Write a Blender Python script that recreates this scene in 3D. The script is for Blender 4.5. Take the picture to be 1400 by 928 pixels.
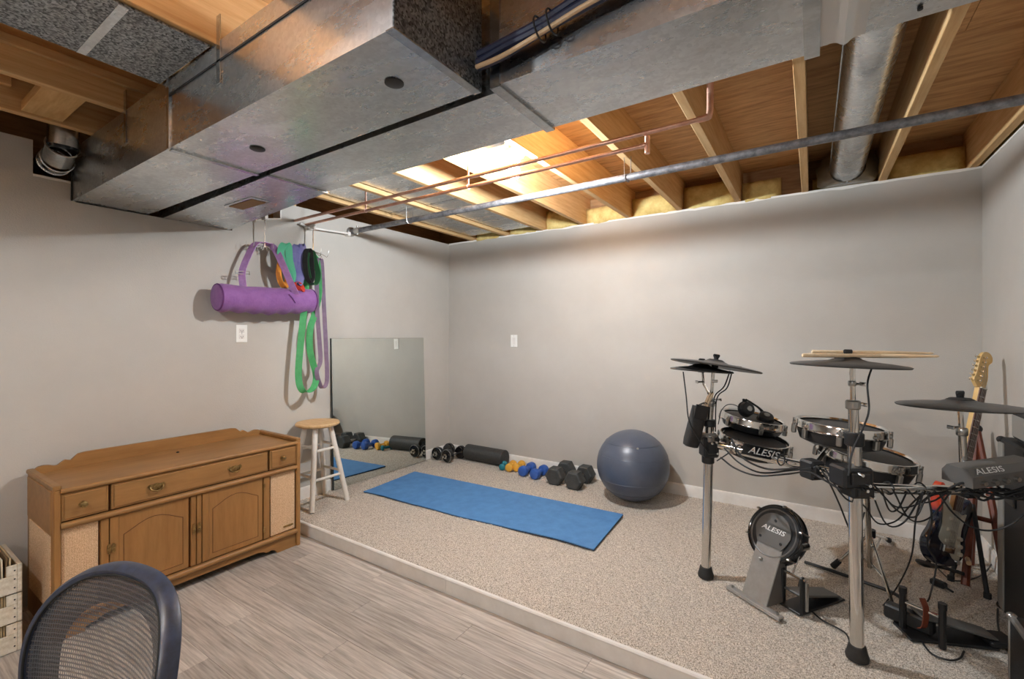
import bpy, math, random
import numpy as np
from mathutils import Vector, Matrix, noise

random.seed(7)
for o in list(bpy.data.objects):
    bpy.data.objects.remove(o)
S = bpy.context.scene
C = S.collection

# ------------------------------------------------------------------ camera, light, exposure
H, F, YAW, HZ = 1.30, 622.2, math.radians(33.4), 458.6     # eye height, focal length in px, heading, horizon row
cam_d = bpy.data.cameras.new('camera')
cam = bpy.data.objects.new('camera', cam_d)
C.objects.link(cam)
cam.location = (0, 0, H)
cam.rotation_euler = (math.pi / 2, 0, YAW)
cam_d.sensor_width = 36
cam_d.lens = F / 1400 * 36
cam_d.shift_y = -(464 - HZ) / 1400
cam_d.clip_start = 0.02
S.camera = cam
w = bpy.data.worlds.new('world')
S.world = w
w.use_nodes = True
w.node_tree.nodes['Background'].inputs[0].default_value = (0.05, 0.05, 0.05, 1)
w.node_tree.nodes['Background'].inputs[1].default_value = 0.3
S.view_settings.view_transform = 'Standard'
S.view_settings.look = 'None'
S.view_settings.gamma = 1
S.view_settings.use_curve_mapping = False
S.view_settings.exposure = 0.12
S.cycles.max_bounces = 10
S.cycles.diffuse_bounces = 6
S.cycles.caustics_reflective = False
S.cycles.caustics_refractive = False
BULB = 2500.0            # radiance of each bare bulb
BULB_BACK = 1200.0       # the bulb in the joist bay over the room behind the trunk ducts, and the added fill bulb farther back

# room (metres): left wall, right wall, back wall, wall behind the camera, top of the drywall, subfloor, carpet, step
XL, XR, YB, YF, ZT, ZS, ZC, YS = -3.16, 0.80, 3.60, -2.60, 2.25, 2.49, 0.09, 1.735

FW = Vector((-math.sin(YAW), math.cos(YAW), 0))
RT = Vector((math.cos(YAW), math.sin(YAW), 0))
UP = Vector((0, 0, 1))
EYE = Vector((0, 0, H))

def ray(u, v):
    return FW + RT * ((u - 700) / F) + UP * ((HZ - v) / F)
def P(u, v, X=None, Y=None, Z=None):
    d = ray(u, v)
    t = X / d.x if X is not None else Y / d.y if Y is not None else (Z - H) / d.z
    return EYE + d * t
def Pd(u, v, t):
    return EYE + ray(u, v) * t

# ------------------------------------------------------------------ materials
def lin(c):
    return tuple((x / 255 / 12.92 if x / 255 < 0.04045 else ((x / 255 + 0.055) / 1.055) ** 2.4) for x in c)

def mat(name, c, rough=0.5, metal=0.0, c2=None, vs=6, stretch=(1, 1, 1), detail=5, lo=0.35, hi=0.65,
        bump=0.0, bs=80, bstretch=(1, 1, 1), spec=0.5, rnd=0.0, coat=0.0, r2=None, sheen=0.0):
    m = bpy.data.materials.new(name)
    m.use_nodes = True
    nt = m.node_tree
    N, L = nt.nodes, nt.links
    b = N['Principled BSDF']
    b.inputs['Roughness'].default_value = rough
    b.inputs['Metallic'].default_value = metal
    b.inputs['Specular IOR Level'].default_value = spec
    if coat:
        b.inputs['Coat Weight'].default_value = coat
        b.inputs['Coat Roughness'].default_value = 0.1
    if sheen:
        b.inputs['Sheen Weight'].default_value = sheen
    col = (*lin(c), 1)
    b.inputs['Base Color'].default_value = col
    tc = N.new('ShaderNodeTexCoord')
    vec = tc.outputs['Object']
    oi = N.new('ShaderNodeObjectInfo')
    if rnd:
        ad = N.new('ShaderNodeVectorMath'); ad.operation = 'MULTIPLY_ADD'
        cb = N.new('ShaderNodeCombineXYZ')
        for i in range(3): L.new(oi.outputs['Random'], cb.inputs[i])
        L.new(cb.outputs[0], ad.inputs[0]); ad.inputs[1].default_value = (37, 53, 71)
        L.new(vec, ad.inputs[2]); vec = ad.outputs[0]
    if c2 is not None:
        mp = N.new('ShaderNodeMapping'); mp.inputs['Scale'].default_value = stretch
        L.new(vec, mp.inputs[0])
        no = N.new('ShaderNodeTexNoise'); no.inputs['Scale'].default_value = vs
        no.inputs['Detail'].default_value = detail
        no.inputs['Roughness'].default_value = 0.65
        L.new(mp.outputs[0], no.inputs[0])
        cr = N.new('ShaderNodeValToRGB')
        cr.color_ramp.elements[0].position = lo; cr.color_ramp.elements[0].color = (*lin(c2), 1)
        cr.color_ramp.elements[1].position = hi; cr.color_ramp.elements[1].color = col
        L.new(no.outputs[0], cr.inputs[0])
        out = cr.outputs[0]
        if rnd:
            hs = N.new('ShaderNodeHueSaturation')
            mr = N.new('ShaderNodeMapRange'); mr.inputs[3].default_value = 1 - rnd; mr.inputs[4].default_value = 1 + rnd
            L.new(oi.outputs['Random'], mr.inputs[0]); L.new(mr.outputs[0], hs.inputs['Value'])
            L.new(out, hs.inputs['Color']); out = hs.outputs[0]
        L.new(out, b.inputs['Base Color'])
        if r2 is not None:
            mr2 = N.new('ShaderNodeMapRange'); mr2.inputs[1].default_value = 0.3; mr2.inputs[2].default_value = 0.7
            mr2.inputs[3].default_value = r2; mr2.inputs[4].default_value = rough
            L.new(no.outputs[0], mr2.inputs[0]); L.new(mr2.outputs[0], b.inputs['Roughness'])
    if bump:
        mp2 = N.new('ShaderNodeMapping'); mp2.inputs['Scale'].default_value = bstretch
        L.new(vec, mp2.inputs[0])
        n2 = N.new('ShaderNodeTexNoise'); n2.inputs['Scale'].default_value = bs; n2.inputs['Detail'].default_value = 3
        L.new(mp2.outputs[0], n2.inputs[0])
        bp = N.new('ShaderNodeBump'); bp.inputs['Strength'].default_value = bump; bp.inputs['Distance'].default_value = 0.004
        L.new(n2.outputs[0], bp.inputs['Height']); L.new(bp.outputs[0], b.inputs['Normal'])
    return m

def galv(name, rough=0.25, cell=45, amt=0.25, tone=(150, 152, 152)):
    """galvanised sheet: crystalline spangle, smudges, scratches"""
    m = mat(name, tone, rough, 1.0)
    nt = m.node_tree; N, L = nt.nodes, nt.links
    b = N['Principled BSDF']
    tc = N.new('ShaderNodeTexCoord')
    vo = N.new('ShaderNodeTexVoronoi'); vo.inputs['Scale'].default_value = cell
    L.new(tc.outputs['Object'], vo.inputs['Vector'])
    sp = N.new('ShaderNodeSeparateColor'); L.new(vo.outputs['Color'], sp.inputs[0])
    no = N.new('ShaderNodeTexNoise'); no.inputs['Scale'].default_value = 5; no.inputs['Detail'].default_value = 9
    no.inputs['Roughness'].default_value = 0.7
    mp = N.new('ShaderNodeMapping'); mp.inputs['Scale'].default_value = (0.6, 1.6, 1.6)
    L.new(tc.outputs['Object'], mp.inputs[0]); L.new(mp.outputs[0], no.inputs[0])
    a = N.new('ShaderNodeMapRange'); a.inputs[3].default_value = 1 - amt; a.inputs[4].default_value = 1 + amt
    L.new(sp.outputs[0], a.inputs[0])
    s = N.new('ShaderNodeMapRange'); s.inputs[1].default_value = 0.3; s.inputs[2].default_value = 0.6
    s.inputs[3].default_value = 0.8; s.inputs[4].default_value = 1.05
    L.new(no.outputs[0], s.inputs[0])
    mu = N.new('ShaderNodeMath'); mu.operation = 'MULTIPLY'
    L.new(a.outputs[0], mu.inputs[0]); L.new(s.outputs[0], mu.inputs[1])
    vm = N.new('ShaderNodeVectorMath'); vm.operation = 'SCALE'; vm.inputs[0].default_value = lin(tone)
    L.new(mu.outputs[0], vm.inputs['Scale']); L.new(vm.outputs[0], b.inputs['Base Color'])
    r = N.new('ShaderNodeMapRange'); r.inputs[1].default_value = 0.3; r.inputs[2].default_value = 0.7
    r.inputs[3].default_value = rough * 1.35; r.inputs[4].default_value = rough * 0.85
    L.new(no.outputs[0], r.inputs[0]); L.new(r.outputs[0], b.inputs['Roughness'])
    return m

def emit(name, c, s):
    m = bpy.data.materials.new(name); m.use_nodes = True
    nt = m.node_tree; nt.nodes.clear()
    e = nt.nodes.new('ShaderNodeEmission'); e.inputs[0].default_value = (*c, 1); e.inputs[1].default_value = s
    o = nt.nodes.new('ShaderNodeOutputMaterial'); nt.links.new(e.outputs[0], o.inputs[0])
    return m

def mesh_fabric(name, c, cover, freq):
    """woven mesh: threads with open holes between them"""
    m = mat(name, c, 0.65)
    nt = m.node_tree; N, L = nt.nodes, nt.links
    tc = N.new('ShaderNodeTexCoord')
    def wave(axis):
        wv = N.new('ShaderNodeTexWave'); wv.bands_direction = axis; wv.inputs['Scale'].default_value = freq
        wv.inputs['Distortion'].default_value = 0.6; wv.inputs['Detail'].default_value = 0
        L.new(tc.outputs['UV'], wv.inputs[0]); return wv
    a, b = wave('X'), wave('Y')
    mx = N.new('ShaderNodeMath'); mx.operation = 'MAXIMUM'
    L.new(a.outputs['Fac'], mx.inputs[0]); L.new(b.outputs['Fac'], mx.inputs[1])
    mr = N.new('ShaderNodeMapRange'); mr.inputs[1].default_value = 0.35; mr.inputs[2].default_value = 0.9
    mr.inputs[3].default_value = max(0, cover - 0.35); mr.inputs[4].default_value = min(1, cover + 0.25)
    L.new(mx.outputs[0], mr.inputs[0])
    tr = N.new('ShaderNodeBsdfTransparent')
    mi = N.new('ShaderNodeMixShader')
    L.new(mr.outputs[0], mi.inputs[0]); L.new(tr.outputs[0], mi.inputs[1])
    L.new(N['Principled BSDF'].outputs[0], mi.inputs[2])
    L.new(mi.outputs[0], N['Material Output'].inputs[0])
    return m

M = {}
M['wall'] = mat('wall_paint', (192, 187, 179), 0.8, bump=0.25, bs=160, spec=0.25, c2=(187, 182, 174), vs=3)
M['drywall_edge'] = mat('drywall_edge', (236, 232, 224), 0.9)
M['white'] = mat('white_paint', (234, 230, 224), 0.45, c2=(222, 217, 210), vs=8)
M['plank'] = mat('vinyl_plank', (200, 192, 183), 0.42, c2=(148, 140, 131), vs=11, stretch=(0.4, 8, 1), detail=10, lo=0.34, hi=0.64, rnd=0.19, bump=0.1, bs=30, bstretch=(0.5, 8, 1))
M['sub'] = mat('floor_base', (112, 104, 96), 0.8)
M['carpet'] = mat('carpet', (216, 206, 192), 0.95, c2=(118, 107, 95), vs=210, detail=2, lo=0.34, hi=0.6, spec=0.1, sheen=0.2)
M['joist'] = mat('spruce_joist', (214, 178, 128), 0.65, c2=(192, 148, 96), vs=6, stretch=(9, 0.6, 9), detail=6, rnd=0.08, lo=0.3, hi=0.62, spec=0.3)
M['block'] = mat('pale_blocking', (218, 180, 122), 0.65, c2=(198, 152, 94), vs=7, stretch=(1, 8, 8))
M['ply'] = mat('plywood', (218, 174, 120), 0.65, c2=(174, 128, 82), vs=5, stretch=(0.9, 7, 1), detail=7, lo=0.3, hi=0.6, rnd=0.06, spec=0.3)
M['batt'] = mat('yellow_fiberglass', (226, 204, 136), 0.95, c2=(196, 168, 100), vs=14, bump=0.5, bs=60)
M['rim'] = mat('rim_board', (168, 130, 88), 0.7, c2=(136, 100, 64), vs=5, stretch=(1, 1, 8))
M['galv'] = galv('galvanised_duct', 0.26, 90, 0.08, (218, 220, 221))
M['galv2'] = galv('galvanised_bright', 0.2, 90, 0.08, (198, 200, 201))
M['spangle'] = galv('spangled_sheet', 0.42, 170, 0.7, (150, 154, 157))
M['seam'] = mat('dark_seam_metal', (58, 58, 58), 0.5, 0.8)  # dark grey metal for duct strips, screws and nails
M['pipe'] = mat('grey_steel_pipe', (150, 150, 152), 0.45, 0.7, c2=(104, 104, 108), vs=30)
M['copper'] = mat('copper_pipe', (230, 190, 170), 0.4, 0.55, c2=(208, 156, 134), vs=18)
M['chrome'] = mat('chrome', (216, 214, 210), 0.12, 1.0)
M['steel'] = mat('brushed_steel', (170, 168, 164), 0.3, 1.0)
M['black'] = mat('black_plastic', (34, 34, 35), 0.42, c2=(28, 28, 29), vs=20)
M['rubber'] = mat('black_rubber', (44, 43, 42), 0.75, c2=(34, 33, 32), vs=30)
M['gloss'] = mat('gloss_black', (20, 20, 22), 0.15, coat=0.4)
M['foam'] = mat('roller_foam', (58, 57, 55), 0.55, c2=(44, 43, 42), vs=60, bump=0.2, bs=120)
M['head'] = mat('mesh_head', (66, 65, 64), 0.6, c2=(52, 51, 50), vs=140)
M['cym'] = mat('cymbal_rubber', (74, 72, 70), 0.4, c2=(60, 58, 56), vs=30)
M['grey_plate'] = mat('grey_metal_plate', (146, 142, 137), 0.42, 0.15, c2=(134, 130, 125), vs=20)
M['dark_plate'] = mat('dark_grey_plate', (98, 96, 93), 0.42, 0.1)
M['letter'] = mat('white_lettering', (225, 225, 222), 0.5)
M['blue_mat'] = mat('blue_foam_mat', (88, 140, 194), 0.75, c2=(78, 128, 182), vs=14, bump=0.25, bs=200, spec=0.3)
M['mat_edge'] = mat('dark_mat_underside', (52, 62, 84), 0.8)
M['ball'] = mat('blue_grey_vinyl', (86, 93, 108), 0.34, c2=(76, 83, 97), vs=5, spec=0.5)
M['hex'] = mat('hex_rubber', (68, 69, 68), 0.6, c2=(52, 53, 52), vs=25, bump=0.2, bs=60)
M['yellow'] = mat('yellow_vinyl', (226, 172, 66), 0.5, c2=(214, 156, 52), vs=20)
M['blue'] = mat('blue_vinyl', (52, 96, 176), 0.45, c2=(44, 84, 160), vs=20)
M['teal'] = mat('teal_vinyl', (30, 116, 128), 0.5)
M['seat'] = mat('pine_seat', (220, 184, 136), 0.5, c2=(198, 156, 104), vs=8, stretch=(1.2, 9, 1), detail=6)
M['stool_white'] = mat('stool_white_paint', (228, 222, 212), 0.5, c2=(214, 207, 196), vs=12)
M['oak'] = mat('honey_maple', (162, 120, 72), 0.42, c2=(134, 94, 52), vs=5, stretch=(5, 0.7, 5), detail=7, lo=0.25, hi=0.7, spec=0.4)
M['oak_v'] = mat('honey_maple_upright', (164, 120, 70), 0.42, c2=(138, 96, 52), vs=5, stretch=(5, 5, 0.7), detail=7, lo=0.25, hi=0.7, spec=0.4)
M['groove'] = mat('dark_groove', (98, 58, 24), 0.7)
M['cane'] = mat('woven_grille_cloth', (236, 206, 170), 0.85, c2=(192, 156, 118), vs=420, stretch=(1, 1.2, 0.6), detail=2, lo=0.4, hi=0.6)
M['brass'] = mat('antique_brass', (176, 146, 96), 0.35, 0.9, c2=(120, 92, 54), vs=60)
M['crate'] = mat('whitewashed_pine', (226, 218, 202), 0.7, c2=(200, 188, 166), vs=8, stretch=(1, 8, 8))
M['crate_in'] = mat('bare_pine', (190, 160, 120), 0.7, c2=(170, 138, 98), vs=8)
M['sleeve_a'] = mat('record_sleeve_tan', (188, 168, 132), 0.8)
M['sleeve_b'] = mat('record_sleeve_brown', (122, 96, 66), 0.8)
M['sleeve_c'] = mat('record_sleeve_cream', (222, 208, 180), 0.8)
M['chair_mesh'] = mesh_fabric('chair_mesh', (84, 84, 86), 0.55, 14)
M['chair_band'] = mesh_fabric('chair_mesh_double', (58, 58, 60), 0.72, 14)
M['chair_frame'] = mat('chair_frame_plastic', (58, 66, 88), 0.38, c2=(48, 52, 64), vs=40, spec=0.6)
M['purple'] = mat('purple_canvas', (144, 96, 158), 0.8, c2=(130, 82, 144), vs=18, bump=0.4, bs=90, sheen=0.2)
M['purple_d'] = mat('purple_piping', (104, 52, 112), 0.8)
M['lilac'] = mat('lilac_webbing', (190, 146, 200), 0.8, c2=(172, 126, 184), vs=40)
M['green'] = mat('green_latex', (84, 172, 108), 0.6, c2=(72, 156, 94), vs=20)
M['mint'] = mat('mint_latex', (96, 190, 150), 0.6)
M['greyband'] = mat('mauve_grey_latex', (140, 118, 140), 0.6, c2=(124, 102, 124), vs=20)
M['darkgreen'] = mat('dark_green_latex', (44, 92, 56), 0.55)
M['orange'] = mat('orange_latex', (232, 150, 52), 0.55)
M['red'] = mat('red_latex', (206, 68, 48), 0.55)
M['peri'] = mat('periwinkle_latex', (132, 130, 182), 0.6, c2=(112, 112, 170), vs=16)
M['skyblue'] = mat('blue_latex', (96, 136, 196), 0.6)
M['stick'] = mat('hickory', (232, 208, 174), 0.5, c2=(216, 188, 150), vs=10, stretch=(1, 8, 8))
M['maple'] = mat('maple_neck', (226, 190, 128), 0.35, c2=(212, 172, 108), vs=8)
M['rosewood'] = mat('rosewood', (92, 58, 44), 0.5)
M['pickguard'] = mat('parchment_pickguard', (206, 202, 186), 0.4)
M['mahogany'] = mat('mahogany_stand', (124, 62, 40), 0.45, c2=(98, 46, 30), vs=8, stretch=(5, 5, 0.7))
M['tolex'] = mat('black_tolex', (30, 30, 31), 0.6, c2=(22, 22, 23), vs=90, bump=0.3, bs=200)
M['grille'] = mat('black_grille_cloth', (20, 20, 21), 0.85, c2=(34, 34, 35), vs=200)
M['greyside'] = mat('grey_side_panel', (140, 138, 132), 0.6)
M['egg'] = mat('white_shell_plastic', (222, 220, 214), 0.4)
M['bulb'] = emit('lit_bulb', (0.93, 1.0, 1.07), BULB)
M['bulb2'] = emit('lit_bulb_bay', (0.93, 1.0, 1.07), BULB_BACK)
M['porcelain'] = mat('white_porcelain', (240, 238, 232), 0.3)
M['mirror'] = mat('mirror_silver', (222, 228, 224), 0.0, 1.0)
M['mirror_back'] = mat('mirror_dark_edge', (40, 44, 42), 0.4)
M['plastic_wrap'] = mat('clear_plastic_wrap', (200, 200, 198), 0.2, spec=0.8)
M['cable_blue'] = mat('blue_black_insulation', (40, 46, 70), 0.4)
M['wire'] = mat('pale_wire', (206, 176, 140), 0.5)
M['skin_brown'] = mat('brown_register', (140, 108, 70), 0.7)
_sb = mat('sunburst_lacquer', (24, 30, 48), 0.14, c2=(196, 66, 40), vs=1, coat=0.6)
nt = _sb.node_tree
_cr = [n for n in nt.nodes if n.type == 'VALTORGB'][0]
_sx = nt.nodes.new('ShaderNodeSeparateXYZ')
_tc = [n for n in nt.nodes if n.type == 'TEX_COORD'][0]
nt.links.new(_tc.outputs['Object'], _sx.inputs[0])
_mr = nt.nodes.new('ShaderNodeMapRange')
_mr.inputs[1].default_value = 0.40; _mr.inputs[2].default_value = 0.30
_sb2 = nt.nodes.new('ShaderNodeMath'); _sb2.operation = 'SUBTRACT'
nt.links.new(_sx.outputs[1], _sb2.inputs[0]); nt.links.new(_sx.outputs[0], _sb2.inputs[1])
nt.links.new(_sb2.outputs[0], _mr.inputs[0]); nt.links.new(_mr.outputs[0], _cr.inputs[0])
M['sunburst'] = _sb

# ------------------------------------------------------------------ geometry helpers
def frame(z, x=None):
    """rotation matrix whose Z axis is z and X axis is near x"""
    z = Vector(z).normalized()
    x = Vector(x) if x is not None else (Vector((1, 0, 0)) if abs(z.x) < 0.9 else Vector((0, 1, 0)))
    x = (x - z * x.dot(z)).normalized()
    y = z.cross(x)
    return Matrix((x, y, z)).transposed()

def smooth_path(pts, n=6, closed=False):
    """Catmull-Rom through the points"""
    pts = [Vector(p) for p in pts]
    out = []
    k = len(pts)
    rng = range(k if closed else k - 1)
    for i in rng:
        p1, p2 = pts[i], pts[(i + 1) % k]
        p0 = pts[i - 1] if (i > 0 or closed) else p1 * 2 - p2
        p3 = pts[(i + 2) % k] if (i + 2 < k or closed) else p2 * 2 - p1
        for j in range(n):
            t = j / n
            out.append(0.5 * ((2 * p1) + (p2 - p0) * t + (2 * p0 - 5 * p1 + 4 * p2 - p3) * t * t + (3 * p1 - p0 - 3 * p2 + p3) * t ** 3))
    if not closed: out.append(pts[-1])
    return out

class G:
    def __init__(s):
        s.v, s.f = [], []
    def add(s, vs, fs):
        o = len(s.v)
        s.v += [Vector(p) for p in vs]
        s.f += [tuple(i + o for i in f) for f in fs]
        return s
    def box(s, c, d, R=None, b=0.0):
        c = Vector(c); h = Vector(d) / 2
        R = R or Matrix.Identity(3)
        if b <= 0:
            vs = [c + R @ Vector((x * h.x, y * h.y, z * h.z)) for x in (-1, 1) for y in (-1, 1) for z in (-1, 1)]
            return s.add(vs, [(0, 1, 3, 2), (4, 6, 7, 5), (0, 4, 5, 1), (2, 3, 7, 6), (0, 2, 6, 4), (1, 5, 7, 3)])
        b = min(b, h.x * 0.9, h.y * 0.9, h.z * 0.9)
        vs, ix = [], {}
        for x in (-1, 1):
            for y in (-1, 1):
                for z in (-1, 1):
                    for a in range(3):
                        q = Vector((x * (h.x - b), y * (h.y - b), z * (h.z - b)))
                        q[a] = (x, y, z)[a] * h[a]
                        ix[x, y, z, a] = len(vs); vs.append(c + R @ q)
        fs = []
        for g in (-1, 1):
            fs.append([ix[g, y, z, 0] for y, z in ((-1, -1), (1, -1), (1, 1), (-1, 1))])
            fs.append([ix[x, g, z, 1] for x, z in ((-1, -1), (1, -1), (1, 1), (-1, 1))])
            fs.append([ix[x, y, g, 2] for x, y in ((-1, -1), (1, -1), (1, 1), (-1, 1))])
            for k in (-1, 1):
                fs.append([ix[g, k, 1, 0], ix[g, k, -1, 0], ix[g, k, -1, 1], ix[g, k, 1, 1]])
                fs.append([ix[g, 1, k, 0], ix[g, -1, k, 0], ix[g, -1, k, 2], ix[g, 1, k, 2]])
                fs.append([ix[1, g, k, 1], ix[-1, g, k, 1], ix[-1, g, k, 2], ix[1, g, k, 2]])
                for m in (-1, 1):
                    fs.append([ix[g, k, m, 0], ix[g, k, m, 1], ix[g, k, m, 2]])
        return s.add(vs, fs)
    def bx(s, a, b_, b=0.0):
        a, b_ = Vector(a), Vector(b_)
        return s.box((a + b_) / 2, [abs(b_[i] - a[i]) for i in range(3)], None, b)
    def cyl(s, a, b, r, r2=None, n=16, caps=True):
        return s.lathe([(r, 0), (r2 if r2 is not None else r, (Vector(b) - Vector(a)).length)], a, Vector(b) - Vector(a), n, caps)
    def lathe(s, prof, c=(0, 0, 0), axis=(0, 0, 1), n=24, caps=True, x=None):
        R = frame(axis, x); c = Vector(c)
        vs, fs = [], []
        for r, z in prof:
            for i in range(n):
                a = 2 * math.pi * i / n
                vs.append(c + R @ Vector((r * math.cos(a), r * math.sin(a), z)))
        for k in range(len(prof) - 1):
            for i in range(n):
                j = (i + 1) % n
                fs.append((k * n + i, k * n + j, (k + 1) * n + j, (k + 1) * n + i))
        if caps:
            fs.append(tuple(range(n))[::-1]); fs.append(tuple((len(prof) - 1) * n + i for i in range(n)))
        return s.add(vs, fs)
    def tube(s, pts, r, n=8, closed=False):
        pts = [Vector(p) for p in pts]
        k = len(pts)
        vs, fs = [], []
        up = None
        for i, p in enumerate(pts):
            a = pts[i - 1] if (i > 0 or closed) else p
            b = pts[(i + 1) % k] if (i < k - 1 or closed) else p
            t = (b - a)
            t = t.normalized() if t.length > 1e-9 else Vector((0, 0, 1))
            if up is None: up = frame(t).col[0].copy()
            up = (up - t * up.dot(t))
            up = up.normalized() if up.length > 1e-6 else frame(t).col[0].copy()
            w_ = t.cross(up)
            rr = r[i] if isinstance(r, (list, tuple)) else r
            for j in range(n):
                g = 2 * math.pi * j / n
                vs.append(p + up * (rr * math.cos(g)) + w_ * (rr * math.sin(g)))
        for i in range(k if closed else k - 1):
            for j in range(n):
                fs.append((i * n + j, i * n + (j + 1) % n, ((i + 1) % k) * n + (j + 1) % n, ((i + 1) % k) * n + j))
        if not closed:
            fs.append(tuple(range(n))[::-1]); fs.append(tuple((k - 1) * n + j for j in range(n)))
        return s.add(vs, fs)
    def ribbon(s, pts, wd, wid, th, closed=False):
        """strap: a flat band along pts; wd is the width direction, th its thickness"""
        pts = [Vector(p) for p in pts]
        k = len(pts); vs, fs = [], []
        for i, p in enumerate(pts):
            a = pts[i - 1] if (i > 0 or closed) else p
            b = pts[(i + 1) % k] if (i < k - 1 or closed) else p
            t = (b - a).normalized()
            ww = wd[i] if isinstance(wd, list) else wd
            ww = Vector(ww); ww = (ww - t * ww.dot(t)).normalized()
            nn = t.cross(ww)
            for x, y in ((-1, -1), (1, -1), (1, 1), (-1, 1)):
                vs.append(p + ww * (x * wid / 2) + nn * (y * th / 2))
        for i in range(k if closed else k - 1):
            for j in range(4):
                fs.append((i * 4 + j, i * 4 + (j + 1) % 4, ((i + 1) % k) * 4 + (j + 1) % 4, ((i + 1) % k) * 4 + j))
        if not closed:
            fs.append((3, 2, 1, 0)); fs.append(tuple((k - 1) * 4 + j for j in range(4)))
        return s.add(vs, fs)
    def prism(s, out, o, ax, ay, d):
        """2-D outline on axes ax, ay at o, extruded by vector d"""
        o, ax, ay, d = Vector(o), Vector(ax), Vector(ay), Vector(d)
        n = len(out)
        vs = [o + ax * a + ay * b for a, b in out]
        vs += [p + d for p in vs]
        fs = [tuple(range(n))[::-1], tuple(range(n, 2 * n))]
        fs += [(i, (i + 1) % n, n + (i + 1) % n, n + i) for i in range(n)]
        return s.add(vs, fs)
    def ball(s, c, r, n=24, m=14, sc=(1, 1, 1), R=None):
        c = Vector(c); R = R or Matrix.Identity(3)
        vs = [c + R @ Vector((0, 0, -r * sc[2]))]
        for k in range(1, m):
            a = math.pi * k / m - math.pi / 2
            for i in range(n):
                g = 2 * math.pi * i / n
                vs.append(c + R @ Vector((r * sc[0] * math.cos(a) * math.cos(g), r * sc[1] * math.cos(a) * math.sin(g), r * sc[2] * math.sin(a))))
        vs.append(c + R @ Vector((0, 0, r * sc[2])))
        fs = [(0, 1 + (i + 1) % n, 1 + i) for i in range(n)]
        for k in range(m - 2):
            for i in range(n):
                a, b = 1 + k * n, 1 + (k + 1) * n
                fs.append((a + i, a + (i + 1) % n, b + (i + 1) % n, b + i))
        l = len(vs) - 1; a = 1 + (m - 2) * n
        fs += [(a + i, a + (i + 1) % n, l) for i in range(n)]
        return s.add(vs, fs)
    def torus(s, c, axis, R_, r, n=32, k=8):
        Rm = frame(axis); c = Vector(c)
        pts = [c + Rm @ Vector((R_ * math.cos(2 * math.pi * i / n), R_ * math.sin(2 * math.pi * i / n), 0)) for i in range(n)]
        return s.tube(pts, r, k, True)

import bmesh
def mesh_of(name, g, sharp=35):
    me = bpy.data.meshes.new(name)
    me.from_pydata([tuple(p) for p in g.v], [], g.f)
    bm = bmesh.new(); bm.from_mesh(me)
    bmesh.ops.recalc_face_normals(bm, faces=bm.faces)
    bm.to_mesh(me); bm.free()
    me.polygons.foreach_set('use_smooth', [True] * len(me.polygons))
    me.set_sharp_from_angle(angle=math.radians(sharp))
    return me

def origin(o):
    p = Vector((0, 0, 0))
    while o is not None:
        p += o.location; o = o.parent
    return p

def obj(name, g, m, parent=None, loc=None, label=None, cat=None, group=None, kind=None, sharp=35):
    """g holds world coordinates; the object gets its base (or its parent's) as origin"""
    if parent is not None:
        off = origin(parent)
    elif loc is not None:
        off = Vector(loc)
    else:
        xs = [p.x for p in g.v]; ys = [p.y for p in g.v]
        off = Vector(((min(xs) + max(xs)) / 2, (min(ys) + max(ys)) / 2, min(p.z for p in g.v)))
    g.v = [p - off for p in g.v]
    o = bpy.data.objects.new(name, mesh_of(name, g, sharp))
    C.objects.link(o)
    if isinstance(m, str): m = M[m]
    o.data.materials.append(m)
    if parent is not None: o.parent = parent
    else: o.location = off
    if label: o['label'] = label
    if cat: o['category'] = cat
    if group: o['group'] = group
    if kind: o['kind'] = kind
    return o

def thing(name, label, cat, loc, group=None):
    o = bpy.data.objects.new(name, None)
    o.empty_display_size = 0.05
    C.objects.link(o); o.location = loc
    o['label'] = label; o['category'] = cat
    if group: o['group'] = group
    return o

def struct(name, g, m, parent=None, **k):
    return obj(name, g, m, parent, kind='structure' if parent is None else None, **k)

def dup(root, loc, rotz=0.0, label=None, parent=None):
    r = root.copy(); C.objects.link(r)
    if parent is None: r.location = loc; r.rotation_euler = (0, 0, rotz)
    else: r.parent = parent
    if label: r['label'] = label
    for ch in list(root.children): dup(ch, None, parent=r)
    return r

def text(name, s, m, parent, c, ax, ay, height, ext=0.0008, shear=0.0, stretch=1.0):
    """flat lettering centred at c, reading along ax, upright along ay"""
    cu = bpy.data.curves.new('lettering', 'FONT')
    cu.body = s; cu.align_x = 'CENTER'; cu.align_y = 'CENTER'; cu.extrude = 0.0; cu.shear = shear; cu.offset = 0.012
    cu.resolution_u = 3
    t = bpy.data.objects.new('lettering', cu); C.objects.link(t)
    dg = bpy.context.evaluated_depsgraph_get()
    me = bpy.data.meshes.new_from_object(t.evaluated_get(dg))
    bpy.data.objects.remove(t)
    ax = Vector(ax).normalized(); ay = Vector(ay); ay = (ay - ax * ay.dot(ax)).normalized(); az = ax.cross(ay)
    k = height / 0.72
    off = origin(parent)
    for v in me.vertices:
        q = v.co
        v.co = Vector(c) + ax * (q.x * k * stretch) + ay * (q.y * k) + az * ext - off
    o = bpy.data.objects.new(name, me); C.objects.link(o)
    me.materials.clear(); me.materials.append(M[m]); o.parent = parent
    return o

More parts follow.
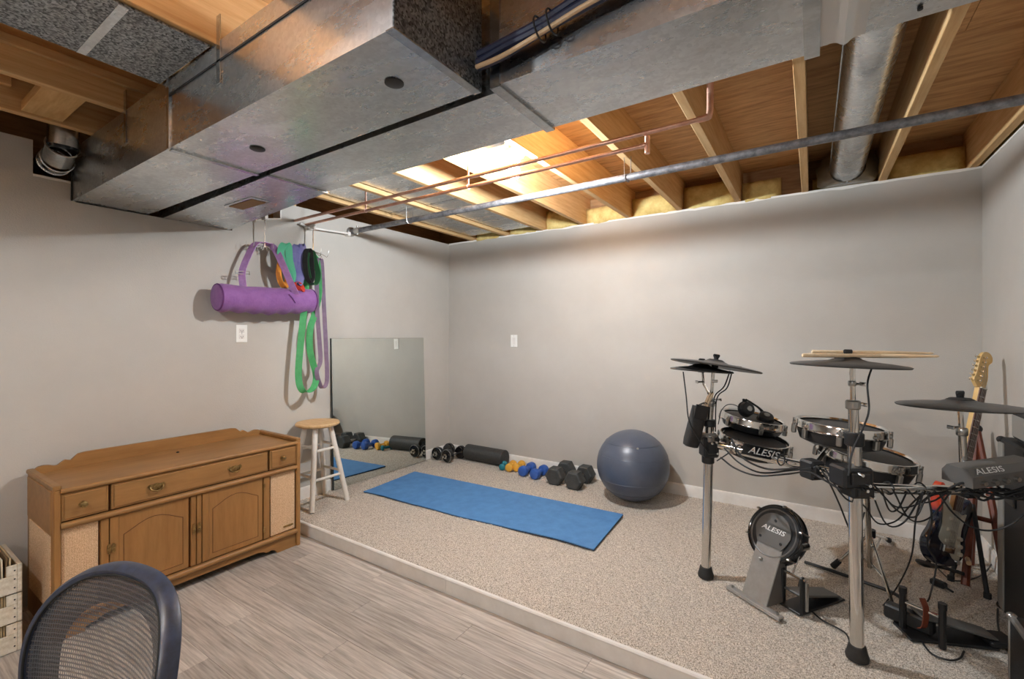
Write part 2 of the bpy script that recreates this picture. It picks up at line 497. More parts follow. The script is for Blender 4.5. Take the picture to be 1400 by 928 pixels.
# ================================================================== ROOM
# floor: vinyl planks laid along X over a dark base
floor = struct('floor', G().bx((XL - 0.1, YF - 0.1, -0.05), (XR + 0.1, YS + 0.02, -0.006)), 'sub', loc=(0, 0, 0))
floor['label'] = 'grey wood-look vinyl plank floor'
PW, PL = 0.125, 1.22
pm = mesh_of('plank', G().box((PL / 2, PW / 2, -0.003), (PL - 0.0010, PW - 0.0010, 0.006), None, 0.0006))
pm.materials.append(M['plank'])
row = 0
y = YS - PW
shorts = {}
while y > YF - PW:
    x = XL - ((row * 0.437) % 1.0) * PL - 0.02
    while x < XR:
        x0, x1 = max(x, XL), min(x + PL, XR)
        if x1 - x0 > 0.02:
            if x1 - x0 < PL - 0.01:
                me = mesh_of('plank', G().box(((x1 - x0) / 2, PW / 2, -0.003), (x1 - x0 - 0.0010, PW - 0.0010, 0.006), None, 0.0006))
                me.materials.append(M['plank'])
            else: me = pm
            o = bpy.data.objects.new('plank', me); C.objects.link(o)
            o.location = (x0, y, 0); o.parent = floor
        x += PL
    y -= PW; row += 1

# carpeted platform
plat = struct('floor_platform', G().bx((XL, YS + 0.012, 0), (XR, YB, ZC - 0.012)), 'sub')
plat['label'] = 'raised platform under the beige carpet'
nx, ny = 640, 320
xs = np.linspace(XL, XR, nx); ys = np.linspace(YS + 0.004, YB, ny)
rng = np.random.default_rng(3)
hz = rng.random((ny, nx)) * 0.007
hz = (hz + np.roll(hz, 1, 0) + np.roll(hz, 1, 1)) / 3 * 1.5
big = np.zeros((ny, nx))
for k in range(14):
    a, b_, ph = rng.normal(0, 5), rng.normal(0, 5), rng.random() * 6.3
    big += np.sin(xs[None, :] * a + ys[:, None] * b_ + ph) * 0.0009
X, Y = np.meshgrid(xs, ys)
edge = np.clip((Y - YS) / 0.03, 0, 1)
Zc = ZC - 0.008 + hz + big - (1 - np.sqrt(1 - (1 - edge) ** 2)) * 0.02
Yj = Y + rng.normal(0, 0.0012, Y.shape); Xj = X + rng.normal(0, 0.0012, X.shape)
Xj[:, 0] = XL; Xj[:, -1] = XR; Yj[-1] = YB
co = np.stack([Xj, Yj, Zc], -1).reshape(-1, 3)
idx = np.arange(nx * ny).reshape(ny, nx)
fc = np.stack([idx[:-1, :-1], idx[:-1, 1:], idx[1:, 1:], idx[1:, :-1]], -1).reshape(-1, 4)
cm = bpy.data.meshes.new('carpet')
cm.vertices.add(len(co)); cm.vertices.foreach_set('co', co.ravel())
cm.loops.add(fc.size); cm.loops.foreach_set('vertex_index', fc.ravel())
cm.polygons.add(len(fc)); cm.polygons.foreach_set('loop_start', np.arange(0, fc.size, 4)); cm.polygons.foreach_set('loop_total', np.full(len(fc), 4))
cm.polygons.foreach_set('use_smooth', [True] * len(fc))
cm.update(); cm.validate(); cm.materials.append(M['carpet'])
carpet = bpy.data.objects.new('carpet', cm); C.objects.link(carpet)
carpet.parent = plat; carpet.location = -plat.location
carpet['kind'] = 'stuff'; carpet['label'] = 'beige flecked carpet pile'
# step edging: two boards with a joint and a rounded nosing
xj = P(610, 797, Y=YS).x
for a, b_ in ((XL, xj - 0.001), (xj + 0.001, XR)):
    prof = [(YS + 0.012, 0.0), (YS - 0.004, 0.0), (YS - 0.004, 0.066), (YS - 0.010, 0.070), (YS - 0.012, 0.077), (YS - 0.008, 0.083), (YS + 0.004, 0.084), (YS + 0.012, 0.078)]
    o = struct('trim_1', G().prism([(p[0], p[1]) for p in prof], (a, 0, 0), (0, 1, 0), (0, 0, 1), (b_ - a, 0, 0)), 'white')
    o['label'] = 'pale step edging board of the carpeted platform'

# walls
WT = 0.1
def wall(name, outline, o, ax, ay, d, label):
    wo = struct(name, G().prism(outline, o, ax, ay, d), 'wall', loc=(0, 0, 0)); wo['label'] = label
    return wo
wall('wall_back', [(XL - WT, 0), (XR + WT, 0), (XR + WT, ZT), (XL - WT, ZT)], (0, YB, 0), (1, 0, 0), (0, 0, 1), (0, WT, 0), 'greige back wall behind the drum kit')
wall('wall_right', [(YF - WT, 0), (YB, 0), (YB, ZT), (YF - WT, ZT)], (XR, 0, 0), (0, 1, 0), (0, 0, 1), (WT, 0, 0), 'greige right wall')
wall('wall_front', [(XL - WT, 0), (XR + WT, 0), (XR + WT, ZT), (XL - WT, ZT)], (0, YF, 0), (1, 0, 0), (0, 0, 1), (0, -WT, 0), 'greige wall behind the camera')
DN0, DN1 = 0.715, 1.475          # notch for the trunk ducts
n0 = P(45, 184, X=XL); nb = P(45, 239, X=XL)
wl = wall('wall_left', [(YF - WT, 0), (YB + WT, 0), (YB + WT, ZT), (1.80, ZT), (1.80, 2.13), (DN1, 2.06), (DN1, 1.985), (DN0, 1.985), (DN0, nb.z), (n0.y, nb.z), (n0.y, ZT), (YF - WT, ZT)],
     (XL, 0, 0), (0, 1, 0), (0, 0, 1), (-WT, 0, 0), 'greige left wall with the duct notches cut at its top')
# torn pale drywall edge along the wall tops
def ragged(a, b_, n, out, parent, amp=0.008):
    g = G(); a, b_ = Vector(a), Vector(b_)
    pts = []
    for i in range(n + 1):
        t = i / n; p = a.lerp(b_, t)
        pts.append((p + UP * 0.006, p - UP * (0.004 + amp * abs(noise.noise(p * 6)) * 2)))
    vs = []
    for p, q in pts: vs += [p + out * 0.002, q + out * 0.002, q - out * 0.01, p - out * 0.09]
    fs = []
    for i in range(n):
        for j in range(4): fs.append((i * 4 + j, i * 4 + (j + 1) % 4, i * 4 + 4 + (j + 1) % 4, i * 4 + 4 + j))
    g.add(vs, fs)
    struct('drywall_edge', g, 'drywall_edge', parent)
wb = bpy.data.objects['wall_back']; wr = bpy.data.objects['wall_right']
ragged((XL, YB, ZT), (XR, YB, ZT), 80, Vector((0, -1, 0)), wb)
ragged((XR, YB, ZT), (XR, 1.0, ZT), 50, Vector((-1, 0, 0)), wr, 0.006)
ragged((XL, 1.80, 2.13), (XL, DN1, 2.06), 12, Vector((1, 0, 0)), wl, 0.004)
ragged((XL, n0.y, nb.z), (XL, DN0, nb.z), 8, Vector((1, 0, 0)), wl, 0.006)
struct('drywall_edge', G().bx((XL - 0.09, 1.795, 2.13), (XL + 0.002, 1.803, ZT)), 'drywall_edge', wl)
# baseboards
def baseboard(name, a, b_, inn, lab):
    a, b_, inn = Vector(a), Vector(b_), Vector(inn)
    prof = [(0, ZC - 0.01), (0.013, ZC - 0.01), (0.013, ZC + 0.068), (0.009, ZC + 0.08), (0.0, ZC + 0.084)]
    o = struct(name, G().prism(prof, a, inn, UP, b_ - a), 'white'); o['label'] = lab
baseboard('baseboard_back', (XL, YB, 0), (XR - 0.013, YB, 0), (0, -1, 0), 'white baseboard along the back wall')
baseboard('baseboard_left', (XL, YS + 0.03, 0), (XL, YB - 0.013, 0), (1, 0, 0), 'white baseboard along the left wall')
baseboard('baseboard_right', (XR, YS + 0.03, 0), (XR, YB, 0), (-1, 0, 0), 'white baseboard along the right wall')

# ------------------------------------------------------------------ ceiling: joists, plywood, rim, batts
ceil = struct('ceiling', G().bx((XL - 0.3, YF - 0.3, ZS + 0.019), (XR + 0.3, YB + 0.3, ZS + 0.06)), 'rim', loc=(0, 0, 0))
ceil['label'] = 'open basement ceiling of plywood subfloor and spruce joists'
py = [YF - 0.25, -1.2, 0.02, 1.24, 2.46, YB + 0.25]
for i in range(len(py) - 1):
    cuts = [XL - 0.25, -2.2 + (i % 2) * 0.9, 0.2 + (i % 2) * 0.3, XR + 0.25]
    for j in range(3):
        g = G().bx((cuts[j] + 0.001, py[i] + 0.0015, ZS), (cuts[j + 1] - 0.001, py[i + 1] - 0.0015, ZS + 0.018))
        struct('plywood_panel', g, 'ply', ceil)
JX = [0.765 - 0.402 * k for k in range(10)]       # 16-inch centres
jm = None
for k, x in enumerate(JX):
    if jm is None:
        jm = mesh_of('joist', G().bx((-0.019, YF - 0.2, ZT + 0.004), (0.019, YB + 0.12, ZS), 0.002)); jm.materials.append(M['joist'])
    o = bpy.data.objects.new('joist', jm); C.objects.link(o); o.location = (x, 0, 0); o.parent = ceil
# rim boards closing the bays
struct('rim_board', G().bx((XL - 0.3, YB + 0.125, ZT - 0.1), (XR + 0.3, YB + 0.16, ZS)), 'rim', ceil)
struct('rim_board', G().bx((XL - 0.3, YF - 0.24, ZT - 0.1), (XR + 0.3, YF - 0.205, ZS)), 'rim', ceil)
struct('rim_board', G().bx((XL - 0.29, YF - 0.2, 1.9), (XL - 0.25, YB + 0.125, ZS)), 'rim', ceil)
struct('rim_board', G().bx((XR + 0.2, YF - 0.2, ZT - 0.1), (XR + 0.24, YB + 0.125, ZS)), 'rim', ceil)
struct('sill_plate', G().bx((XL - 0.25, YF - 0.2, ZT - 0.11), (XL - 0.1, 0.45, ZT - 0.01)), 'rim', ceil)
# fibreglass batts stuffed in the bays over the back wall
def batt(x0, x1, z0, z1, y0, y1, seed, name='insulation_batt'):
    n, m_ = 9, 7
    g = G(); vs = []; fs = []
    for j in range(m_):
        for i in range(n):
            a, b_ = i / (n - 1), j / (m_ - 1)
            e = min(a, 1 - a, b_, 1 - b_) * 2
            dz = noise.noise(Vector((a * 3 + seed * 7, b_ * 3, seed)))
            yy = y0 + 0.05 * (1 - min(1, e * 2.5) ** 0.5) + 0.02 * dz
            vs.append((x0 + (x1 - x0) * a, yy, z0 + (z1 - z0) * b_))
    vs2 = [(p[0], y1, p[2]) for p in vs]
    k = len(vs)
    for j in range(m_ - 1):
        for i in range(n - 1):
            q = j * n + i
            fs.append((q, q + 1, q + n + 1, q + n)); fs.append((k + q, k + q + n, k + q + n + 1, k + q + 1))
    ring = [i for i in range(n)] + [j * n + n - 1 for j in range(1, m_)] + [(m_ - 1) * n + i for i in range(n - 2, -1, -1)] + [j * n for j in range(m_ - 2, 0, -1)]
    for q in range(len(ring)):
        a, b_ = ring[q], ring[(q + 1) % len(ring)]
        fs.append((a, k + a, k + b_, b_))
    g.add(vs + vs2, fs)
    return struct(name, g, 'batt', ceil, sharp=80)
for k in range(len(JX) - 1):
    a, b_ = JX[k + 1] + 0.021, JX[k] - 0.021
    top = ZS - 0.02
    if k == 0: batt(a, b_, ZT - 0.02, ZS - 0.09, YB + 0.0, YB + 0.12, k)
    elif k == 1: batt(a + 0.02, b_, ZT - 0.05, ZS - 0.14, YB + 0.03, YB + 0.12, k)
    elif k == 2: batt(a, a + 0.24, ZT - 0.03, ZS - 0.10, YB - 0.01, YB + 0.12, k)
    else: batt(a, b_, ZT - 0.03, ZS - 0.06 - 0.02 * (k % 3), YB - 0.01, YB + 0.12, k)
batt(JX[0] + 0.021, XR + 0.19, ZT - 0.01, ZS - 0.1, YB - 0.02, YB + 0.12, 21)
# a batt strip over the right wall
g = G().bx((XR + 0.03, 0.5, ZT - 0.01), (XR + 0.18, YB - 0.03, ZS - 0.06), 0.03)
struct('insulation_batt', g, 'batt', ceil)
# blocking between joists near the left wall
struct('blocking', G().bx((JX[9] + 0.02, 0.47, ZT + 0.015), (JX[8] - 0.02, 0.60, ZT + 0.055), 0.002), 'block', ceil)
struct('blocking', G().bx((XL - 0.2, 0.20, ZT + 0.01), (JX[9] - 0.02, 0.24, ZS - 0.02), 0.002), 'block', ceil)
struct('blocking', G().bx((XL - 0.24, 1.83, ZT - 0.12), (XL - 0.02, 1.93, ZT + 0.02), 0.002), 'block', ceil)
struct('ledger_strip', G().bx((JX[8] + 0.02, -2.5, ZT + 0.10), (JX[8] + 0.045, 1.6, ZT + 0.135), 0.002), 'joist', ceil)
struct('ledger_strip', G().bx((JX[9] + 0.02, -2.5, ZT + 0.10), (JX[9] + 0.045, 0.44, ZT + 0.135), 0.002), 'joist', ceil)

# sheet-metal panned joist bays
g = G().bx((JX[7] + 0.0, YF - 0.1, ZT - 0.004), (JX[6] - 0.0, 0.70, ZT + 0.002))
pan = obj('panned_joist_sheet', g, 'spangle', label='spangled galvanised sheet nailed under the joists, running to the trunk duct', cat='sheet metal')
sy = P(130, 50, Z=ZT).y
obj('lap_seam', G().bx((JX[7] + 0.004, sy - 0.012, ZT - 0.0065), (JX[6] - 0.004, sy + 0.012, ZT - 0.004)), 'galv', pan)
for k, xx in ((8, 0), (7, 1)):
    y0 = 1.60
    g = G().bx((JX[k + 1] + 0.035, y0, ZT + 0.03), (JX[k] - 0.035, YB - 0.08, ZT + 0.045 + 0.1), 0.004)
    bd = obj('joist_bay_duct', g, 'galv', label=('flat galvanised duct in the joist bay by the left wall' if k == 8 else 'flat galvanised duct one joist bay out from the left wall'), cat='duct')
    obj('lap_seam', G().bx((JX[k + 1] + 0.033, 2.5, ZT + 0.027), (JX[k] - 0.033, 2.53, ZT + 0.03)), 'galv2', bd)

# ------------------------------------------------------------------ trunk ducts
ZD = 1.99
YA0, YA1, XA = 0.705, 1.025, -0.785       # return trunk: near face, far face, right end
d1 = thing('return_trunk_duct', 'galvanised box trunk duct that ends short, with two round black plugs underneath', 'duct', (-2, 0.86, ZD))
sx1 = P(233, 203, Z=ZD).x
def duct_sec(x0, x1, y0, y1, z0, z1, parent, m, name='duct_section', y0b=None, y1b=None):
    y0b = y0 if y0b is None else y0b; y1b = y1 if y1b is None else y1b
    vs = [(x0, y0b, z0), (x0, y1b, z0), (x0, y1b, z1), (x0, y0b, z1), (x1, y0, z0), (x1, y1, z0), (x1, y1, z1), (x1, y0, z1)]
    return obj(name, G().add(vs, [(0, 1, 2, 3), (7, 6, 5, 4), (0, 4, 5, 1), (1, 5, 6, 2), (2, 6, 7, 3), (3, 7, 4, 0)]), m, parent)
duct_sec(XL - 0.09, sx1 - 0.001, YA0, YA1, ZD, ZT, d1, 'galv')
duct_sec(sx1 + 0.001, XA, YA0, YA1, ZD, ZT, d1, 'galv')
obj('end_cap', G().bx((XA, YA0 - 0.003, ZD - 0.003), (XA + 0.006, YA1 + 0.003, ZT), 0.002), 'spangle', d1)
obj('drive_cleat', G().bx((sx1 - 0.012, YA0 + 0.004, ZD - 0.007), (sx1 + 0.012, YA1, ZD + 0.0)).bx((sx1 - 0.010, YA0 - 0.006, ZD - 0.004), (sx1 + 0.010, YA0, ZT)), 'galv2', d1)
obj('corner_flange', G().bx((XA - 0.02, YA0 - 0.004, ZD - 0.005), (XA + 0.007, YA1, ZD), 0.001), 'galv2', d1)
obj('corner_flange', G().bx((sx1, YA0 - 0.004, ZT - 0.07), (XA, YA0 - 0.001, ZT - 0.064)), 'seam', d1)
for u, v in ((352, 203), (539, 113)):
    p = P(u, v, Z=ZD)
    pl = obj('plug', G().lathe([(0.0, -0.006), (0.020, -0.006), (0.026, -0.003), (0.026, 0.002)], p, (0, 0, 1), 24), 'black', d1, label='round black rubber plug')
for u, v in ((172, 180), (300, 62)):
    p = P(u, v, Y=YA0)
    obj('hanger_strap', G().bx((p.x - 0.012, YA0 - 0.004, ZD + 0.12), (p.x + 0.012, YA0 - 0.001, ZT + 0.08)), 'galv2', d1)
obj('corner_bead', G().bx((XL + 0.002, YA0 - 0.006, ZD - 0.002), (XL + 0.010, YA0, ZT - 0.1)), 'seam', d1)

YB0, YB1 = 1.055, 1.335
d2 = thing('supply_trunk_duct', 'long galvanised trunk duct crossing the room beside the shorter one', 'duct', (-1, 1.2, ZD))
sA = P(372, 240, Z=ZD).x; sB = P(722, 152, Z=ZD).x; sC = P(1110, 70, Z=ZD).x
duct_sec(XL - 0.09, sA - 0.001, YB0, YB1, ZD - 0.004, ZT, d2, 'galv', y0b=1.10, y1b=1.465)
duct_sec(sA + 0.001, sB - 0.001, YB0, YB1, ZD, ZT, d2, 'galv')
duct_sec(sB + 0.001, sC - 0.001, YB0 - 0.03, YB1, ZD, ZT, d2, 'galv')
duct_sec(sC + 0.001, XR - 0.005, YB0 - 0.03, YB1 - 0.008, ZD + 0.008, ZT, d2, 'galv')
for sx, y0, y1 in ((sA, YB0, YB1), (sB, YB0 - 0.03, YB1), (sC, YB0 - 0.03, YB1)):
    wd = 0.007 if sx == sA else 0.016
    obj('drive_cleat', G().bx((sx - wd, y0 - 0.004, ZD - 0.008), (sx + wd, y1 + 0.006, ZD)).bx((sx - wd, y0 - 0.006, ZD - 0.006), (sx + wd, y0, ZT)).bx((sx - wd, y1, ZD - 0.006), (sx + wd, y1 + 0.006, ZT)), 'galv2', d2)
# brown return register under the flared end
c = P(338, 277, Z=ZD)
obj('register', G().bx((c.x - 0.14, c.y - 0.05, ZD - 0.009), (c.x + 0.14, c.y + 0.05, ZD - 0.004), 0.002), 'galv2', d2, label='metal frame around the register opening')
obj('register_panel', G().bx((c.x - 0.115, c.y - 0.036, ZD - 0.0115), (c.x + 0.115, c.y + 0.036, ZD - 0.006), 0.001), 'skin_brown', d2, label='brown board in the register opening')
# crumpled clear plastic taped under the duct
pa = P(1122, 30, Z=ZD); g = G(); vs = []; fs = []
n, m_ = 14, 10
for j in range(m_):
    for i in range(n):
        x = pa.x - 0.0 + 0.085 * i / (n - 1) ; yv = YB1 - 0.03 - 0.2 * j / (m_ - 1)
        vs.append((x, yv, ZD - 0.004 - 0.004 * abs(noise.noise(Vector((x * 60, yv * 25, 2)))) - 0.012 * math.exp(-((i / (n - 1) - 0.55) * 8) ** 2)))
for j in range(m_ - 1):
    for i in range(n - 1): fs.append((j * n + i, j * n + i + 1, j * n + n + i + 1, j * n + n + i))
obj('plastic_patch', G().add(vs, fs), 'plastic_wrap', d2, label='crumpled clear plastic taped to the duct')
for u in (1180, 1255, 1140):
    p = P(u, 28 if u < 1200 else 24, Z=ZD)
    obj('screw', G().cyl((p.x, YB1 - 0.05, ZD + 0.002), (p.x, YB1 - 0.05, ZD + 0.0085), 0.005, n=8), 'seam', d2)
# round branch duct dropping between two joists to the back wall
xr = (JX[1] + JX[2]) / 2 + 0.02
rd = thing('round_branch_duct', 'round galvanised branch duct between joists, running to the back wall', 'duct', (xr, 2.4, ZT))
rr = 0.088; zr = ZT + 0.095
ends = [Vector((xr, YB1 - 0.03, zr + 0.02)), Vector((xr, 2.2, zr + 0.02)), Vector((xr, 3.0, zr + 0.01)), Vector((xr, YB - 0.06, zr - 0.0))]
obj('pipe', G().tube(smooth_path(ends, 8), rr, 28), 'galv', rd)
obj('crimp_ring', G().torus((xr, YB - 0.07, zr), (0, 1, 0), rr, 0.006, 32, 6), 'galv2', rd)
obj('snap_seam', G().bx((xr - rr - 0.003, YB1, zr + 0.01), (xr - rr + 0.004, YB - 0.1, zr + 0.03), 0.001), 'galv2', rd)
g = G(); vs = []; fs = []; n = 28
for k in range(6):
    for i in range(n):
        a = 2 * math.pi * i / n
        r_ = rr + 0.006 + 0.013 * k * (1 + 0.5 * noise.noise(Vector((math.cos(a) * 3, math.sin(a) * 3, k))))
        vs.append((xr + r_ * math.cos(a), YB - 0.10 + 0.018 * k + 0.012 * noise.noise(Vector((a * 3, k * 0.7, 5))), min(ZS - 0.01, max(ZT + 0.008, zr + r_ * math.sin(a)))))
for k in range(5):
    for i in range(n): fs.append((k * n + i, k * n + (i + 1) % n, (k + 1) * n + (i + 1) % n, (k + 1) * n + i))
pw = mat('poly_film', (128, 118, 100), 0.25, spec=0.7); 
obj('poly_wrap', G().add(vs, fs), pw, rd, label='wrinkled polyethylene film around the duct end')
# adjustable elbow duct coming through the left wall notch
ed = thing('elbow_duct', 'short galvanised elbow duct coming through the left wall notch', 'duct', (XL + 0.1, 0.62, 2.12))
e0 = Vector((XL - 0.14, 0.635, 2.155)); e1 = Vector((XL + 0.08, 0.635, 2.162)); e2 = Vector((XL + 0.17, 0.634, 2.205)); e3 = Vector((XL + 0.205, 0.632, 2.44))
for i, (a, b_) in enumerate(((e0, e1), (e1, e2), (e2, e3))):
    obj('gore', G().cyl(a, b_, 0.060 - 0.002 * i, n=28, caps=False), 'galv2', ed)
for q, dr in ((e0.lerp(e1, 0.72), e1 - e0), (e1, e1 - e0), (e2, e2 - e1)):
    obj('swivel_bead', G().torus(q, dr, 0.061, 0.004, 32, 6), 'galv', ed)

# cable bundle strapped beside the supply trunk
ca = Vector((-2.0, YB0 - 0.035, 2.13)); pts = [P(653, 86, Y=0.985), P(690, 66, Y=0.985), P(740, 37, Y=0.985), P(800, 2, Y=0.985), P(860, -34, Y=0.985), P(1000, -110, Y=0.985)]
cb = thing('cable_bundle', 'bundle of dark blue cables and a pale wire beside the long trunk duct', 'cable', pts[1])
for k, (dy, dz, r_, m_) in enumerate(((0, 0, 0.011, 'cable_blue'), (0.004, 0.020, 0.011, 'cable_blue'), (-0.006, -0.018, 0.006, 'wire'), (0.006, -0.012, 0.008, 'cable_blue'))):
    obj('cable', G().tube(smooth_path([p + Vector((0, dy, dz + 0.004 * math.sin(i * 2 + k))) for i, p in enumerate(pts)], 5), r_, 8), m_, cb)
for u, v in ((738, 40), (755, 30)):
    p = P(u, v, Y=0.985); obj('cable_tie', G().torus(p, pts[3] - pts[1], 0.03, 0.0025, 20, 5), 'black', cb)
p = P(733, 6, Z=ZT + 0.06)
obj('copper_riser', G().cyl(p + Vector((-0.05, -0.35, 0.02)), p + Vector((0.05, 0.12, 0)), 0.008, n=10), 'copper', label='short copper pipe over the cable bundle', cat='pipe')

# ------------------------------------------------------------------ pipes under the joists
gy, gz = 2.39, 2.15
gp = thing('gas_pipe', 'thick grey steel pipe running the full width under the joists', 'pipe', (-1, gy, gz))
obj('pipe', G().tube([(XL + 0.0, gy, gz), (-1.5, gy, gz), (XR, gy, gz + 0.004)], 0.0195, 16), 'pipe', gp)
p = P(1048, 193, Y=gy)
for px, py_ in ((560, 300), (858, 243)):
    q = P(px, py_, Y=gy)
    ps = [Vector((q.x - 0.012, gy - 0.02, ZT + 0.02)), Vector((q.x - 0.008, gy - 0.022, gz)), Vector((q.x, gy, gz - 0.022)), Vector((q.x + 0.008, gy + 0.022, gz)), Vector((q.x + 0.012, gy + 0.02, ZT + 0.02))]
    obj('wire_hanger', G().tube(smooth_path(ps, 4), 0.0022, 6), 'steel', gp)
obj('union', G().cyl((XL + 0.06, gy, gz), (XL + 0.12, gy, gz), 0.027, n=8).cyl((XL + 0.08, gy, gz - 0.03), (XL + 0.08, gy, gz + 0.04), 0.008, n=8), 'steel', gp)
obj('escutcheon', G().lathe([(0.04, 0), (0.036, 0.008), (0.02, 0.012)], (XL, gy, gz), (1, 0, 0), 20), 'steel', gp)
ay, az = 1.905, 2.14
e = P(965, 160, Y=ay)
cp = thing('copper_pipe', 'copper water pipe with an elbow turning up into the joist bay', 'pipe', (-1.5, ay, az))
obj('pipe', G().tube([(XL + 0.0, ay, az), (e.x - 0.02, ay, az + 0.012)], 0.0095, 12), 'copper', cp)
obj('elbow', G().tube(smooth_path([(e.x - 0.03, ay, az + 0.012), (e.x, ay, az + 0.014), (e.x + 0.015, ay, az + 0.035), (e.x + 0.015, ay, ZT + 0.12)], 5), 0.0125, 12), 'copper', cp)
obj('riser', G().cyl((e.x + 0.015, ay, ZT + 0.1), (e.x + 0.015, ay, ZS), 0.0095, n=10), 'copper', cp)
by, bz = 1.99, 2.127
e = P(885, 198, Y=by)
cp2 = thing('copper_pipe', 'copper water pipe ending in a capped tee, beside the longer copper pipe', 'pipe', (-1.5, by, bz))
obj('pipe', G().tube([(XL + 0.0, by, bz), (e.x, by, bz + 0.008)], 0.0095, 12), 'copper', cp2)
obj('tee', G().cyl((e.x, by, bz - 0.03), (e.x, by, bz + 0.045), 0.0115, n=12).cyl((e.x - 0.03, by, bz + 0.008), (e.x, by, bz + 0.008), 0.0125, n=12), 'copper', cp2)
for u in (500, 640):
    q = P(u, 290, Y=by)
    obj('pipe_clip', G().torus((q.x, by, bz + 0.003), (1, 0, 0), 0.012, 0.003, 16, 6).bx((q.x - 0.006, by - 0.002, bz + 0.012), (q.x + 0.006, by + 0.002, ZT + 0.01)), 'copper', cp2)
# white conduit on the wall under the pipes
obj('wall_conduit', G().tube([(XL + 0.035, ay + 0.02, az - 0.02), (XL + 0.035, by, bz - 0.024), (XL + 0.035, gy - 0.03, gz - 0.026)], 0.0075, 10).bx((XL, 2.0, bz - 0.036), (XL + 0.045, 2.03, bz - 0.014)).bx((XL, gy - 0.06, gz - 0.045), (XL + 0.045, gy - 0.035, gz - 0.014)),
    'white', label='white conduit along the left wall under the copper pipe ends', cat='conduit')

# ------------------------------------------------------------------ bare bulbs in porcelain lampholders
def lamp(x, y, z, label, bm):
    t = thing('ceiling_lamp', label, 'lamp', (x, y, z))
    obj('mounting_box', G().lathe([(0.0, 0.022), (0.052, 0.022), (0.052, 0.085), (0.0, 0.085)], (x, y, z), (0, 0, 1), 8), 'galv2', t)
    obj('lampholder', G().lathe([(0.0, 0.024), (0.056, 0.022), (0.058, 0.012), (0.050, -0.004), (0.032, -0.014), (0.028, -0.034), (0.0, -0.034)], (x, y, z), (0, 0, 1), 32), 'porcelain', t)
    obj('bulb_cap', G().cyl((x, y, z - 0.034), (x, y, z - 0.05), 0.014, n=16), 'steel', t)
    obj('bulb', G().lathe([(0.014, -0.048), (0.020, -0.058), (0.029, -0.074), (0.032, -0.090), (0.029, -0.106), (0.019, -0.118), (0.002, -0.122)], (x, y, z), (0, 0, 1), 16), bm, t, sharp=180)
    return t
lb = P(703, 213, Z=ZT + 0.005)
lamp(lb.x, lb.y, ZT + 0.005, 'bare lit bulb in a white porcelain lampholder under the joists', 'bulb')
obj('lamp_bracket', G().bx((JX[6] + 0.02, lb.y - 0.02, ZT + 0.09), (JX[5] - 0.02, lb.y + 0.02, ZT + 0.105)), 'galv2', label='metal bar between joists that carries the bare bulb holder', cat='bracket')
lamp((JX[5] + JX[6]) / 2, -0.55, ZS - 0.09, 'bare lit bulb in the joist bay before the trunk ducts', 'bulb2')
lamp((JX[2] + JX[3]) / 2, -1.5, ZS - 0.09, 'added unseen fill bulb in the joist bay at the far end of the basement', 'bulb2')  # unseen bulb added behind the camera to fill the front with light

# ================================================================== CREDENZA
X0, X1, CY0, CY1, CT = -3.115, -2.66, 0.535, 1.640, 0.665       # back, front, ends, top
cr = thing('credenza', 'honey maple stereo credenza with woven speaker grilles and brass pulls against the left wall', 'credenza', ((X0 + X1) / 2, (CY0 + CY1) / 2, 0))
TH = 0.020
ym = lambda u, v=650: P(u, v, X=X1).y
obj('top_panel', G().bx((X0 + 0.004, CY0 + 0.02, CT - 0.045), (X1 - 0.012, CY1 - 0.02, CT - 0.025), 0.002), 'oak', cr)
obj('top_rail', G().lathe([(0.0, 0), (0.011, 0), (0.011, CY1 - CY0 - 0.044), (0.0, CY1 - CY0 - 0.044)], (X1 - 0.002, CY0 + 0.022, CT - 0.028), (0, 1, 0), 12), 'oak', cr)
for y0, s in ((CY0, 1), (CY1, -1)):
    sg = obj('side_panel', G().bx((X0, y0 + s * 0.004, 0.0), (X1 - 0.03, y0 + s * 0.020, CT - 0.004), 0.002), 'oak_v', cr)
    obj('side_top_moulding', G().bx((X0, y0 - s * 0.002, CT - 0.022), (X1 + 0.004, y0 + s * 0.026, CT), 0.005), 'oak', cr)
    for k, (dx, w_) in enumerate(((-0.034, 0.012), (-0.019, 0.014), (-0.003, 0.012))):
        obj('corner_post', G().bx((X1 + dx - w_ / 2, y0 - s * 0.0, 0.0), (X1 + dx + w_ / 2, y0 + s * (0.024 - 0.004 * (k == 1)), CT - 0.02), 0.004), 'oak_v', cr)
    obj('side_grille', G().bx((X0 + 0.05, y0 - s * 0.0, 0.12), (X1 - 0.05, y0 + s * 0.006, 0.44)), 'cane', cr, label='woven speaker cloth on the cabinet side')
    obj('side_upper_board', G().bx((X0 + 0.02, y0 - s * 0.001, 0.45), (X1 - 0.04, y0 + s * 0.006, CT - 0.03), 0.002), 'oak', cr)
obj('back_panel', G().bx((X0, CY0 + 0.02, 0.04), (X0 + 0.008, CY1 - 0.02, CT - 0.03)), 'oak', cr)
obj('bottom_panel', G().bx((X0 + 0.01, CY0 + 0.02, 0.085), (X1 - 0.02, CY1 - 0.02, 0.10)), 'oak', cr)
